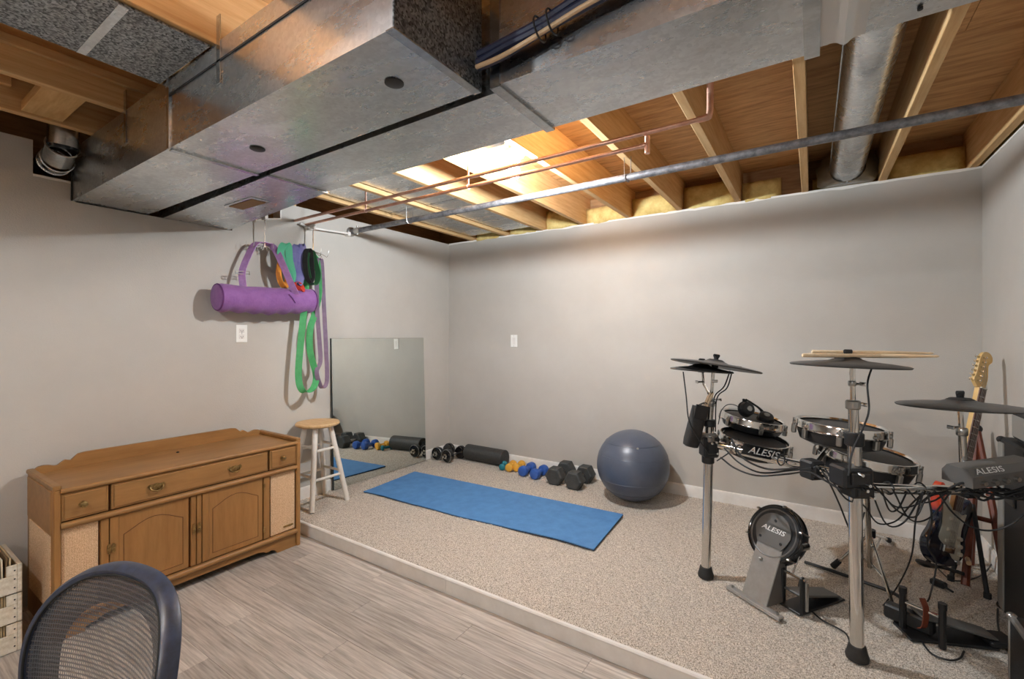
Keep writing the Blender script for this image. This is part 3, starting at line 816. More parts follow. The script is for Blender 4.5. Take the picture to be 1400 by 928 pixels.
# scalloped backsplash
prof = []
Lb = CY1 - CY0
half = [(0, 0.0), (0.0, 0.010), (0.008, 0.026), (0.022, 0.037), (0.04, 0.040), (0.06, 0.037), (0.078, 0.030), (0.09, 0.030), (0.105, 0.042), (0.118, 0.050), (0.130, 0.046), (0.138, 0.044), (0.15, 0.056), (0.165, 0.070), (0.19, 0.074)]
for a, b_ in half: prof.append((CY0 + 0.012 + a, CT - 0.03 + b_))
for a, b_ in half[::-1]: prof.append((CY1 - 0.012 - a, CT - 0.03 + b_))
obj('backsplash', G().prism(prof, (X0 + 0.012, 0, 0), (0, 1, 0), (0, 0, 1), (0.016, 0, 0)), 'oak', cr)
# lid key and a strip of paper lying on the lid hinge line
obj('lid_latch', G().ball(P(243, 618, Z=CT - 0.022), 0.008, 10, 6, (1, 1, 0.6)), 'black', cr)
obj('lid_strip', G().box(P(253, 609, Z=CT - 0.024), (0.012, 0.14, 0.003)), 'mat_edge' if False else 'seat', cr)
# front carcass behind drawers and doors
obj('carcass', G().bx((X1 - 0.06, CY0 + 0.02, 0.085), (X1 - 0.022, CY1 - 0.02, CT - 0.04)), 'groove', cr)
def rail(z, r_, name='rail'):
    obj(name, G().lathe([(0.0, 0), (r_, 0), (r_, CY1 - CY0 - 0.046), (0.0, CY1 - CY0 - 0.046)], (X1 - 0.004, CY0 + 0.023, z), (0, 1, 0), 12).bx((X1 - 0.03, CY0 + 0.023, z - 0.017), (X1 - 0.008, CY1 - 0.023, z + 0.013), 0.002), 'oak', cr)
rail(0.487, 0.013, 'middle_rail')
rail(0.093, 0.014, 'bottom_rail')
# drawers
zd0, zd1 = 0.507, 0.625
def pull(part, y, z, big):
    if big:
        pl = obj('pull', G().prism([(-0.038, 0.006), (-0.03, 0.016), (-0.016, 0.012), (0, 0.018), (0.016, 0.012), (0.03, 0.016), (0.038, 0.006), (0.03, -0.006), (0.02, -0.014), (0, -0.02), (-0.02, -0.014), (-0.03, -0.006)], (X1 + 0.001, y, z), (0, 1, 0), (0, 0, 1), (0.003, 0, 0)), 'brass', part, label='ornate antique brass bail pull')
        obj('bail', G().tube(smooth_path([(X1 + 0.006, y - 0.026, z + 0.004), (X1 + 0.013, y - 0.022, z - 0.01), (X1 + 0.016, y, z - 0.018), (X1 + 0.013, y + 0.022, z - 0.01), (X1 + 0.006, y + 0.026, z + 0.004)], 4), 0.0035, 8), 'brass', part)
    else:
        obj('knob', G().lathe([(0.0, 0), (0.014, 0.001), (0.014, 0.003), (0.006, 0.005), (0.006, 0.014), (0.013, 0.019), (0.013, 0.024), (0.006, 0.028), (0.0, 0.028)], (X1 - 0.0, y, z), (1, 0, 0), 18), 'brass', part, label='antique brass knob')
for a, b_ in ((0.560, 0.716), (0.726, 1.440), (1.452, 1.615)):
    dw = obj('drawer', G().bx((X1 - 0.022, a, zd0), (X1 - 0.004, b_, zd1), 0.002).bx((X1 - 0.006, a + 0.008, zd0 + 0.008), (X1 + 0.001, b_ - 0.008, zd1 - 0.008), 0.003), 'oak', cr)
    if b_ - a > 0.4:
        pull(dw, P(214, 662, X=X1).y, 0.567, True); pull(dw, P(321, 637, X=X1).y, 0.567, True)
    else: pull(dw, (a + b_) / 2 - 0.01, 0.565, False)
# speaker grilles, stiles, doors
z0, z1 = 0.112, 0.472
for a, b_ in ((0.562, 0.683), (1.462, 1.612)):
    gr = obj('speaker_grille', G().bx((X1 - 0.022, a, z0), (X1 - 0.016, b_, z1)), 'cane', cr, label='woven cane-coloured speaker cloth')
    k = int((b_ - a) / 0.008)
    g = G()
    for i in range(k): g.bx((X1 - 0.0165, a + 0.008 * i + 0.002, z0), (X1 - 0.0145, a + 0.008 * i + 0.0055, z1))
    o = obj('weave', g, 'cane', gr); o['kind'] = 'stuff'
obj('badge', G().bx((X1 - 0.015, 1.540, 0.135), (X1 - 0.012, 1.600, 0.146), 0.001), 'brass', cr)
for a, b_ in ((0.690, 0.718), (1.046, 1.068), (1.072, 1.094), (1.418, 1.452)):
    obj('stile', G().bx((X1 - 0.024, a, z0), (X1 - 0.006, b_, z1), 0.002), 'oak_v', cr)
def door(a, b_, hinge_left):
    d = obj('door', G().bx((X1 - 0.024, a, z0), (X1 - 0.009, b_, z1), 0.002), 'oak_v', cr)
    # routed cathedral-arch line
    ia, ib, iz0, iz1 = a + 0.05, b_ - 0.026, z0 + 0.03, z1 - 0.095
    pts = [(ia, iz0), (ia, iz1)]
    mid = (ia + ib) / 2
    for k in range(9):
        t = k / 8; y = ia + (ib - ia) * t
        pts.append((y, iz1 + 0.048 * math.sin(math.pi * min(1, max(0, t))) ** 1.2))
    pts += [(ib, iz1), (ib, iz0)]
    obj('routed_line', G().tube([(X1 - 0.0088, p[0], p[1]) for p in pts], 0.0016, 5, True), 'groove', d)
    obj('door_stile', G().bx((X1 - 0.012, a, z0), (X1 - 0.005, a + 0.032, z1), 0.002), 'oak_v', d)
    return d
dl = door(0.722, 1.036, True); dr = door(1.098, 1.412, True)
for d, y in ((dl, 0.720), (dl, 0.736)):
    obj('hinge', G().prism([(-0.008, 0), (-0.006, 0.018), (0, 0.024), (0.006, 0.018), (0.008, 0), (0.006, -0.018), (0, -0.024), (-0.006, -0.018)], (X1 - 0.006, y - 0.002, 0.33), (0, 1, 0), (0, 0, 1), (0.004, 0, 0)), 'brass', d)
for d, y in ((dl, 1.058), (dr, 1.082)):
    obj('latch_plate', G().prism([(-0.008, 0), (-0.006, 0.022), (0, 0.03), (0.006, 0.022), (0.008, 0), (0.006, -0.022), (0, -0.03), (-0.006, -0.022)], (X1 - 0.006, y, 0.30), (0, 1, 0), (0, 0, 1), (0.004, 0, 0)).ball((X1, y, 0.30), 0.006, 8, 6), 'brass', d)
for zz in (0.42, 0.17):
    obj('hinge', G().bx((X1 - 0.006, 1.413, zz - 0.016), (X1 - 0.002, 1.424, zz + 0.016), 0.001), 'brass', dr)
# skirt with scroll-cut feet
sk = [(CY0 + 0.022, 0.0), (CY0 + 0.10, 0.0), (CY0 + 0.105, 0.018), (CY0 + 0.12, 0.028), (CY0 + 0.14, 0.026), (CY0 + 0.15, 0.036), (CY0 + 0.18, 0.045),
      (CY1 - 0.25, 0.045), (CY1 - 0.22, 0.036), (CY1 - 0.205, 0.026), (CY1 - 0.175, 0.030), (CY1 - 0.15, 0.018), (CY1 - 0.14, 0.0), (CY1 - 0.022, 0.0), (CY1 - 0.022, 0.08), (CY0 + 0.022, 0.08)]
obj('skirt', G().prism(sk, (X1 - 0.026, 0, 0), (0, 1, 0), (0, 0, 1), (0.016, 0, 0)), 'oak', cr)

# ================================================================== OFFICE CHAIR (mesh back, turned towards the room's near end)
AXC = (RT * math.cos(0.42) - FW * math.sin(0.42)).normalized()      # across the backrest
NNC = (-FW * math.cos(0.42) - RT * math.sin(0.42)).normalized()     # the way the chair faces
bm0 = Pd(155, 700, 0.98)
ch = thing('office_chair', 'black office chair with a curved see-through mesh back', 'chair', (bm0.x + NNC.x * 0.25, bm0.y + NNC.y * 0.25, 0))
def back_pt(s, t):
    """s -1..1 across, t 0..1 up the backrest; a shallow shell"""
    wd = 0.248 * (1 - 0.06 * (1 - t) ** 2)
    return Vector((bm0.x, bm0.y, 0.350)) + AXC * (s * wd) + NNC * (0.05 * s * s + 0.03 * math.sin(t * 2.8)) + UP * (t * 0.415) - NNC * 0.05 * t
def outline(n=56, ins=0.0):
    pts = []
    for i in range(n):
        a = 2 * math.pi * i / n
        c_, s_ = math.cos(a), math.sin(a)
        pts.append(((1 - ins) * math.copysign(abs(c_) ** 0.72, c_), 0.5 + (0.5 - ins * 0.5) * math.copysign(abs(s_) ** 0.80, s_)))
    return pts
def shell(name, m, ins_out, ins_in, off):
    n, k = 56, 10
    vs, fs, uv = [], [], []
    for j in range(k + 1):
        ins = ins_out + (ins_in - ins_out) * j / k
        for s_, t_ in outline(n, ins):
            vs.append(back_pt(s_, t_) + NNC * off); uv.append((s_, t_))
    for j in range(k):
        for i in range(n): fs.append((j * n + i, j * n + (i + 1) % n, (j + 1) * n + (i + 1) % n, (j + 1) * n + i))
    if ins_in > 0.9: fs.append(tuple(k * n + i for i in range(n)))
    o = obj(name, G().add(vs, fs), m, ch, sharp=180)
    ul = o.data.uv_layers.new(name='UVMap')
    for lp in o.data.loops: ul.data[lp.index].uv = uv[lp.vertex_index]
    return o
shell('mesh_panel', 'chair_mesh', 0.02, 0.97, 0.0)
shell('mesh_border', 'chair_band', 0.03, 0.30, -0.006)
fp = smooth_path([back_pt(s_, t_) for s_, t_ in outline(72)], 2, True)
cen = back_pt(0, 0.5)
vs, fs = [], []
nf = len(fp)
for i, p in enumerate(fp):
    tg = (fp[(i + 1) % nf] - fp[i - 1]).normalized()
    nn = (NNC - tg * NNC.dot(tg)).normalized()
    out = tg.cross(nn)
    if out.dot(p - cen) < 0: out = -out
    for a, b_ in ((-0.004, 0.006), (0.004, 0.008), (0.010, 0.002), (0.013, -0.012), (0.011, -0.024), (0.004, -0.028), (-0.002, -0.022), (-0.004, -0.008)):
        vs.append(p + out * a + nn * b_)
for i in range(nf):
    for j in range(8): fs.append((i * 8 + j, i * 8 + (j + 1) % 8, ((i + 1) % nf) * 8 + (j + 1) % 8, ((i + 1) % nf) * 8 + j))
obj('back_frame', G().add(vs, fs), 'chair_frame', ch)
obj('frame_piping', G().tube([p + (cen - p).normalized() * 0.006 + NNC * 0.006 for p in fp], 0.0025, 6, True), 'rubber', ch)
bc = back_pt(0, 0.0)
sc = Vector((bc.x, bc.y, 0.42)) + NNC * 0.25
RC = Matrix((AXC, -NNC, UP)).transposed()
obj('seat', G().box(sc, (0.46, 0.44, 0.06), RC, 0.028), 'rubber', ch)
obj('back_support', G().tube(smooth_path([back_pt(0, 0.35) - NNC * 0.04, back_pt(0, 0.1) - NNC * 0.06, Vector((bc.x, bc.y, 0.37)) - NNC * 0.02, Vector((sc.x, sc.y, 0.36))], 6), 0.02, 10), 'black', ch)
obj('gas_lift', G().cyl((sc.x, sc.y, 0.10), (sc.x, sc.y, 0.385), 0.026, n=16), 'black', ch)
for k in range(5):
    a = 2 * math.pi * k / 5 + 0.3
    d = Vector((math.cos(a), math.sin(a), 0))
    lg = obj('base_leg', G().tube([Vector((sc.x, sc.y, 0.11)), Vector((sc.x, sc.y, 0.075)) + d * 0.27], [0.026, 0.015], 10), 'black', ch)
    q = Vector((sc.x, sc.y, 0.027)) + d * 0.27
    obj('caster', G().cyl(q - d.cross(UP) * 0.022, q + d.cross(UP) * 0.022, 0.026, n=16).cyl(q, q + UP * 0.05, 0.007, n=8), 'rubber', lg)

# ================================================================== CRATES WITH RECORDS
crx1 = P(33, 886, Z=0).x; cry1 = P(33, 886, Z=0).y - 0.005
CW, CL, CH_ = 0.32, 0.40, 0.120
def crate(z, label, full):
    t = thing('record_crate', label, 'crate', (crx1 - CW / 2, cry1 - CL / 2, z), 'stacked record crates')
    x0, x1, y0, y1 = crx1 - CW, crx1, cry1 - CL, cry1
    # ends (facing the credenza and away), slatted front with a hand gap, back, bottom
    obj('end_panel', G().bx((x0, y1 - 0.014, z + 0.002), (x1, y1, z + CH_ - 0.003), 0.002), 'crate', t)
    obj('end_panel', G().bx((x0, y0, z + 0.002), (x1, y0 + 0.014, z + CH_ - 0.003), 0.002), 'crate', t)
    obj('bottom_board', G().bx((x0 + 0.002, y0 + 0.014, z + 0.002), (x1 - 0.012, y1 - 0.014, z + 0.010)), 'crate_in', t)
    obj('back_slat', G().bx((x0, y0 + 0.014, z + 0.002), (x0 + 0.010, y1 - 0.014, z + CH_ - 0.003), 0.002), 'crate', t)
    obj('front_slat', G().bx((x1 - 0.010, y0 + 0.0145, z + 0.002), (x1, y1 - 0.0145, z + 0.074), 0.002), 'crate', t)
    obj('front_slat', G().bx((x1 - 0.010, y1 - 0.045, z + 0.0745), (x1, y1 - 0.0145, z + CH_ - 0.003), 0.002), 'crate', t)
    for k in (0, 1, 2):
        obj('nail', G().cyl((x1 - 0.002, y1 - 0.022, z + 0.025 + 0.035 * k), (x1 + 0.001, y1 - 0.022, z + 0.025 + 0.035 * k), 0.003, n=8), 'seam', t)
    return t
crate(0.0, 'whitewashed slatted crate of records standing on the floor, bottom of the stack', 0)
crate(CH_, 'whitewashed slatted crate of records, middle of the stack', 0)
crate(2 * CH_, 'whitewashed slatted crate of records, top of the stack', 1)
for k in range(3):
    yy = cry1 - 0.03
    i = 0
    while yy > cry1 - CL + 0.03:
        th = random.choice((0.006, 0.007, 0.009))
        hh = CH_ - 0.018 if k < 2 else 0.130 + random.random() * 0.010
        m_ = random.choice(('sleeve_a', 'sleeve_b', 'sleeve_c', 'sleeve_a'))
        tl = {0: 'bottom', 1: 'middle', 2: 'top'}[k]
        nm = {'sleeve_a': 'tan', 'sleeve_b': 'brown', 'sleeve_c': 'cream'}[m_]
        R = Matrix.Rotation(math.radians(random.uniform(-3, 3) if k == 2 else 0), 3, 'X')
        obj('record', G().box((crx1 - CW / 2 - 0.001, yy - th / 2, k * CH_ + 0.012 + hh / 2), (CW - 0.026, th - 0.0015, hh), R if k == 2 else None, 0.001), m_,
            label='%s card record sleeve filed in the %s crate' % (nm, tl), cat='record', group='records filed in the %s crate' % tl)
        yy -= th + (0.004 if k == 2 else 0.001); i += 1
        if i > 11: break

# ================================================================== STOOL
sc0 = Vector((-3.0, 1.985, ZC))
st = thing('bar_stool', 'round wooden stool with white legs and a natural pine seat', 'stool', sc0)
SH = 0.585
obj('seat', G().lathe([(0.0, SH - 0.028), (0.135, SH - 0.028), (0.148, SH - 0.02), (0.151, SH - 0.010), (0.146, SH - 0.002), (0.13, SH), (0.0, SH)], sc0, (0, 0, 1), 40), 'seat', st)
legs = []
for k in range(4):
    a = math.radians(45 + 90 * k + 1)
    top = sc0 + Vector((0.085 * math.cos(a), 0.085 * math.sin(a), SH - 0.03))
    bot = sc0 + Vector((0.205 * math.cos(a), 0.205 * math.sin(a), 0))
    if bot.x < XL + 0.03: bot.x = XL + 0.035
    legs.append((top, bot))
    obj('leg', G().cyl(bot, top, 0.0175, 0.0185, 12), 'stool_white', st)
for k in range(4):
    a, b_ = legs[k], legs[(k + 1) % 4]
    for f in ((0.40, 0.75) if k % 2 == 0 else (0.36, 0.71)):
        obj('rung', G().cyl(a[1].lerp(a[0], f), b_[1].lerp(b_[0], f), 0.0095, n=10), 'stool_white', st)

# ================================================================== MIRROR AND OUTLETS
ymr0, ymr1 = P(452, 470, X=XL).y, P(578, 470, X=XL).y
mz1 = 1.278
my = thing('wall_mirror', 'large frameless mirror leaning on the left wall beside the stool', 'mirror', (XL + 0.03, (ymr0 + ymr1) / 2, ZC))
lean = [(XL + 0.037, ZC + 0.003), (XL + 0.004, mz1)]
nv = Vector((mz1 - ZC, 0, 0.033)).normalized()
def slab(name, off0, off1, y0, y1, m, ins=0.0):
    a = Vector((lean[0][0], 0, lean[0][1] + ins)); b_ = Vector((lean[1][0], 0, lean[1][1] - ins))
    vs = []
    for o_ in (off0, off1):
        for p in (a, b_):
            for yy in (y0, y1): vs.append(p + nv * o_ + Vector((0, yy, 0)))
    return obj(name, G().add(vs, [(0, 1, 3, 2), (4, 6, 7, 5), (0, 4, 5, 1), (2, 3, 7, 6), (0, 2, 6, 4), (1, 5, 7, 3)]), m, my)
slab('backing', -0.004, 0.004, ymr0 - 0.006, ymr1, 'mirror_back')  # dark back, run past the glass to stand in for the gap's shadow
slab('glass', 0.0042, 0.0062, ymr0 + 0.001, ymr1 - 0.001, 'mirror', 0.001)

def outlet(name, c, nrm, right, label, kind, w_=0.072, h_=0.116):
    nrm, right = Vector(nrm), Vector(right); c = Vector(c)
    t = thing(name, label, 'outlet' if kind else 'wall plate', c)
    R = Matrix((right, UP, nrm)).transposed()
    obj('cover_plate', G().box(c + nrm * 0.003, (w_, h_, 0.006), R, 0.002), 'porcelain', t)
    if kind:
        for s_ in (-1, 1):
            q = c + UP * (0.0195 * s_) + nrm * 0.0062
            rc = obj('receptacle', G().box(q, (0.034, 0.028, 0.003), R, 0.0012), 'white', t)
            obj('slot', G().box(q + right * 0.006 + nrm * 0.0016, (0.0025, 0.009, 0.0008), R).box(q - right * 0.006 + nrm * 0.0016, (0.0025, 0.007, 0.0008), R).box(q - UP * 0.009 + nrm * 0.0016, (0.005, 0.005, 0.0008), R), 'black', rc)
    else:
        obj('insert', G().box(c + nrm * 0.0066, (0.033, 0.066, 0.002), R, 0.0008), 'white', t)
    for s_ in ((-1, 1) if not kind else (0,)):
        obj('screw', G().cyl(c + UP * (0.048 * s_) + nrm * 0.004, c + UP * (0.048 * s_) + nrm * 0.0072, 0.003, n=10), 'steel', t)
outlet('wall_outlet', P(330, 456, X=XL), (1, 0, 0), (0, 1, 0), 'white duplex wall outlet under the purple bag', 1)
outlet('wall_plate', P(703, 466, Y=YB), (0, -1, 0), (-1, 0, 0), 'white wall plate on the back wall', 0)

# ================================================================== YOGA MAT
ma, mb, mc, md = P(497, 674, Z=ZC), P(567, 646, Z=ZC), P(852, 705, Z=ZC), P(812, 753, Z=ZC)
def mat_slab(z0, z1, grow, wav):
    n, k = 48, 14
    vs, fs = [], []
    for lay in (0, 1):
        for j in range(k + 1):
            for i in range(n + 1):
                a, b_ = i / n, j / k
                p = ma.lerp(md, a).lerp(mb.lerp(mc, a), b_)
                if j == 0: p = p + Vector((0, 0.004 * math.sin(a * 9) + 0.004 * math.sin(a * 23), 0))
                ed_ = max(0.0, 1 - b_ * 5)
                z = (z1 if lay else z0) + wav * ed_ * max(0, math.sin(a * 9 + 0.6)) * 0.006
                vs.append(Vector((p.x, p.y, z)))
    L_ = (n + 1) * (k + 1)
    for j in range(k):
        for i in range(n):
            q = j * (n + 1) + i
            fs.append((q, q + n + 1, q + n + 2, q + 1)); fs.append((L_ + q, L_ + q + 1, L_ + q + n + 2, L_ + q + n + 1))
    ring = [i for i in range(n + 1)] + [j * (n + 1) + n for j in range(1, k + 1)] + [k * (n + 1) + i for i in range(n - 1, -1, -1)] + [j * (n + 1) for j in range(k - 1, 0, -1)]
    for q in range(len(ring)):
        a, b_ = ring[q], ring[(q + 1) % len(ring)]
        fs.append((a, b_, L_ + b_, L_ + a))
    return G().add(vs, fs)
ym_ = thing('yoga_mat', 'blue foam yoga mat with a dark underside spread on the carpet', 'yoga mat', (ma + mc) / 2)
obj('underside', mat_slab(ZC + 0.001, ZC + 0.006, 0, 1), 'mat_edge', ym_)
obj('top_layer', mat_slab(ZC + 0.0062, ZC + 0.0115, 0, 1), 'blue_mat', ym_)

# ================================================================== BALL, ROLLER, DUMBBELLS
bc_ = Pd(865, 634.5, 3.36)
rb = 48.2 * 3.36 / F
bc_.z = ZC + rb - 0.004
if bc_.y > YB - rb - 0.016: bc_.y = YB - rb - 0.016
eb = obj('exercise_ball', G().ball(bc_, rb, 56, 32, (1, 1, 0.985)), 'ball', label='large blue-grey exercise ball by the back wall', cat='exercise ball', sharp=180)
for zz in (-0.66, -0.33, 0.33, 0.66):
    obj('ridge', G().torus(bc_ + UP * (rb * zz), (0, 0, 1), rb * math.sqrt(1 - zz * zz) - 0.0005, 0.0016, 56, 5), 'ball', eb)
obj('valve_plug', G().cyl(bc_ + Vector((0.35, -0.65, 0.62)).normalized() * (rb - 0.004), bc_ + Vector((0.35, -0.65, 0.62)).normalized() * (rb + 0.002), 0.008, n=14), 'greyside', eb)

ra, rb_ = P(637, 627, Z=ZC), P(691, 637, Z=ZC)
rr_ = 0.074
ra = Vector((ra.x + 0.02, YB - 0.115, ZC + rr_)); rb_ = Vector((P(691, 637, Z=ZC).x, YB - 0.118, ZC + rr_))
fr_ = obj('foam_roller', G().lathe([(0.010, 0.0), (rr_ - 0.004, 0.0), (rr_, 0.004), (rr_, (rb_ - ra).length - 0.004), (rr_ - 0.004, (rb_ - ra).length), (0.010, (rb_ - ra).length)], ra, rb_ - ra, 36), 'foam', label='black foam roller against the back wall', cat='foam roller')

def frustum_hex(g, c, axis, r, ln, upv, ch=0.012):
    g.lathe([(r - ch, 0), (r, ch * 0.8), (r, ln - ch * 0.8), (r - ch, ln)], c, axis, 6, x=upv)
def hex_dumbbell(a, b_, label, r=0.062, head=0.085):
    """a, b_: floor points under the outer faces of the two heads"""
    a, b_ = Vector(a), Vector(b_); d = (b_ - a).normalized()
    z = ZC + r * math.cos(math.pi / 6)
    a = Vector((a.x, a.y, z)); b_ = Vector((b_.x, b_.y, z))
    t = thing('hex_dumbbell', label, 'dumbbell', ((a.x + b_.x) / 2, (a.y + b_.y) / 2, ZC), 'black hex dumbbells')
    side = d.cross(UP)
    for p, s_ in ((a, 1), (b_, -1)):
        g = G(); frustum_hex(g, p, d * s_, r, head, side); obj('head', g, 'hex', t)
    obj('handle', G().tube([a + d * (head - 0.004), a.lerp(b_, 0.5), b_ - d * (head - 0.004)], [0.013, 0.016, 0.013], 12), 'steel', t)
    return t
def pair(a, b_, z, ln):
    """front outer face seen at pixel a; the other end lies ln further, towards pixel b_"""
    p, q = P(*a, Z=z), P(*b_, Z=z)
    q = p + (q - p).normalized() * ln
    return p, q
hex_dumbbell(*pair((756, 652), (776, 640), ZC + 0.067, 0.30), 'black rubber hex dumbbell beside the blue dumbbells', 0.077, 0.098)
hex_dumbbell(*pair((782, 658), (803, 646), ZC + 0.067, 0.29), 'black rubber hex dumbbell beside the exercise ball', 0.077, 0.098)

def small_dumbbell(a, b_, m, label, r=0.036, num='', lift=0.0, head=0.05):
    a, b_ = Vector(a), Vector(b_); d = (b_ - a).normalized()
    z = ZC + r * 0.98 + lift
    a = Vector((a.x, a.y, z)); b_ = Vector((b_.x, b_.y, z))
    t = thing('vinyl_dumbbell', label, 'dumbbell', ((a.x + b_.x) / 2, (a.y + b_.y) / 2, z - r), 'coloured vinyl dumbbells')
    for p, s_ in ((a, 1), (b_, -1)):
        h = obj('head', G().lathe([(r * 0.55, 0), (r * 0.9, 0.006), (r, 0.016), (r, head - 0.016), (r * 0.88, head - 0.006), (r * 0.5, head)], p, d * s_, 16), m, t)
        if num and s_ == 1: text('weight_number', num, 'letter', h, p - d * 0.0006, Vector((d.y * 1, -d.x * 1, 0)) * -1, UP, r * 0.8)
    obj('handle', G().cyl(a + d * (head - 0.005), b_ - d * (head - 0.005), r * 0.45, n=12), m, t)
    return t
small_dumbbell(*pair((713, 645), (729, 637), ZC + 0.043, 0.20), 'blue', 'blue vinyl dumbbell next to the yellow pair', 0.044, '', head=0.065)
small_dumbbell(*pair((729, 649), (746, 641), ZC + 0.043, 0.20), 'blue', 'blue vinyl dumbbell next to the black hex dumbbells', 0.044, '', head=0.065)
small_dumbbell(*pair((695, 640), (703, 633), ZC + 0.035, 0.16), 'yellow', 'yellow vinyl dumbbell next to the teal one', 0.036)
small_dumbbell(*pair((705, 640), (714, 634), ZC + 0.035, 0.16), 'yellow', 'yellow vinyl dumbbell next to the blue pair', 0.036)
small_dumbbell(*pair((686, 639), (690, 634), ZC + 0.029, 0.13), 'teal', 'small teal vinyl dumbbell beside the foam roller', 0.030, head=0.035)

def plate_dumbbell(a, b_, label):
    a, b_ = Vector(a), Vector(b_); d = (b_ - a).normalized()
    r = 0.063
    z = ZC + r
    a.z = z; b_.z = z
    t = thing('plate_dumbbell', label, 'dumbbell', ((a.x + b_.x) / 2, (a.y + b_.y) / 2, ZC), 'spinlock dumbbells in the corner')
    obj('bar', G().cyl(a - d * 0.045, b_ + d * 0.045, 0.0125, n=14), 'chrome', t)
    for p, s_ in ((a, 1), (b_, -1)):
        pl = obj('plate', G().lathe([(0.0, 0.004), (0.032, 0.004), (0.036, 0.008), (0.050, 0.008), (0.054, 0.0), (r - 0.003, 0.0), (r, 0.004), (r, 0.026), (r - 0.004, 0.030), (0.0, 0.030)], p, d * s_, 32), 'gloss', t)
        obj('plate_lip', G().torus(p + d * s_ * 0.003, d, r - 0.004, 0.0035, 36, 6), 'steel', pl)
        pl2 = obj('plate', G().lathe([(0.0, 0.031), (r - 0.012, 0.031), (r - 0.008, 0.036), (r - 0.008, 0.05), (0, 0.05)], p, d * s_, 32), 'gloss', t)
        g = G(); n = 12; R = frame(-d * s_)
        out = []
        for i in range(n * 2):
            q = 2 * math.pi * i / (2 * n); rr2 = 0.026 if i % 4 < 2 else 0.020
            out.append((rr2 * math.cos(q), rr2 * math.sin(q)))
        g.prism(out, p - d * s_ * 0.002, R.col[0], R.col[1], -d * s_ * 0.014)
        obj('collar', g, 'chrome', t)
    return t
plate_dumbbell(Vector((-3.045, 3.285, 0)), Vector((-3.055, 3.50, 0)), 'spinlock plate dumbbell in the corner, the one nearer the mirror')
plate_dumbbell(Vector((-2.905, 3.27, 0)), Vector((-2.885, 3.485, 0)), 'spinlock plate dumbbell in the corner, the one nearer the foam roller')

# ================================================================== HOOK RACKS, BAG AND BANDS ON THE LEFT WALL
XH = -3.06
def hook_rack(u, vt, vb, label, upto):
    top = P(u, vt, X=XH); bot = P(u, vb, X=XH)
    t = thing('hook_rack', label, 'hook', bot)
    obj('clamp', G().box(top + UP * 0.012, (0.05, 0.022, 0.03), None, 0.003).bx((XL + 0.0, top.y - 0.008, top.z + 0.012), (XH, top.y + 0.008, top.z + 0.024)), 'white', t)
    obj('rod', G().tube([top, bot], 0.004, 8), 'chrome', t)
    for k, dy in enumerate((-0.085, -0.03, 0.03, 0.085)):
        for sx in (1, -1):
            p0 = bot + Vector((0, dy * 0.2, 0.012))
            pts = [p0, bot + Vector((0.012 * sx, dy * 0.7, 0.0)), bot + Vector((0.02 * sx, dy, -0.012)), bot + Vector((0.030 * sx, dy * 1.05, -0.020)), bot + Vector((0.044 * sx, dy * 1.1, -0.006)), bot + Vector((0.048 * sx, dy * 1.12, 0.03))]
            obj('hook', G().tube(smooth_path(pts, 4), 0.0018, 6), 'chrome', t)
    return bot
hb1 = hook_rack(362, 300, 338, 'chrome hook rack holding the purple bag strap', ZT)
hb2 = hook_rack(428, 312, 346, 'chrome hook rack holding the long resistance bands', ZT)

# purple yoga-mat bag
XBAG = -3.045
b0, b1 = P(297, 406, X=XBAG), P(425, 411, X=XBAG)
rbag = 0.088
ax = (b1 - b0); Lg = ax.length; ax.normalize()
t = thing('yoga_mat_bag', 'purple canvas yoga mat bag hanging by its strap on the left wall', 'bag', (b0 + b1) / 2 - UP * rbag)
n, k = 28, 26
vs, fs = [], []
for i in range(k + 1):
    f = i / k
    c = b0.lerp(b1, f) + UP * (0.012 * math.sin(f * math.pi)) * -1
    rr2 = rbag * (1 - 0.05 * math.sin(f * 9) * 0.5) * (0.93 if i in (0, k) else 1)
    for j in range(n):
        a = 2 * math.pi * j / n
        w_ = 1 + 0.03 * noise.noise(Vector((f * 9, math.cos(a) * 1.5, math.sin(a) * 1.5)))
        sag = 0.007 * math.sin(f * 40) if math.sin(a) < -0.75 else 0
        px_ = Vector((math.cos(a) * rr2 * w_ * 0.95, 0, math.sin(a) * rr2 * w_ - sag))
        vs.append(c + Vector((1, 0, 0)) * px_.x + UP * px_.z)
for i in range(k):
    for j in range(n): fs.append((i * n + j, i * n + (j + 1) % n, (i + 1) * n + (j + 1) % n, (i + 1) * n + j))
obj('bag_body', G().add(vs, fs), 'purple', t, sharp=60)
for p, d, f0 in ((b0, -1, 0.93), (b1, 1, 0.93)):
    e_ = obj('end_cap', G().lathe([(0.0, 0.012), (rbag * 0.6, 0.012), (rbag * 0.86, 0.006), (rbag * 0.92, -0.004)], p, ax * d, 28), 'purple', t)
    obj('piping', G().torus(p, ax, rbag * 0.92, 0.004, 32, 6), 'purple_d', t)
q0 = P(395, 402, X=XBAG + 0.08); q1 = P(404, 414, X=XBAG + 0.085)
obj('zip_pocket', G().tube([q0, (q0 + q1) / 2 + Vector((0.006, 0, 0)), q1], 0.003, 6), 'purple_d', t)
pl_ = P(330, 388, X=XH); pr_ = P(404, 398, X=XH)
sp = [pl_ - UP * 0.05 + Vector((0.03, 0, 0)), P(331, 372, X=XH), P(339, 350, X=XH), P(347, 335, X=XH), P(356, 331, X=XH), P(368, 335, X=XH), P(377, 342, X=XH + 0.03), P(388, 365, X=-2.965), P(398, 388, X=-2.955), P(405, 402, X=-2.965)]
obj('strap', G().ribbon(smooth_path(sp, 5), Vector((0.8, 0.5, 0)), 0.045, 0.004), 'lilac', t)
bk = P(331, 372, X=XH)
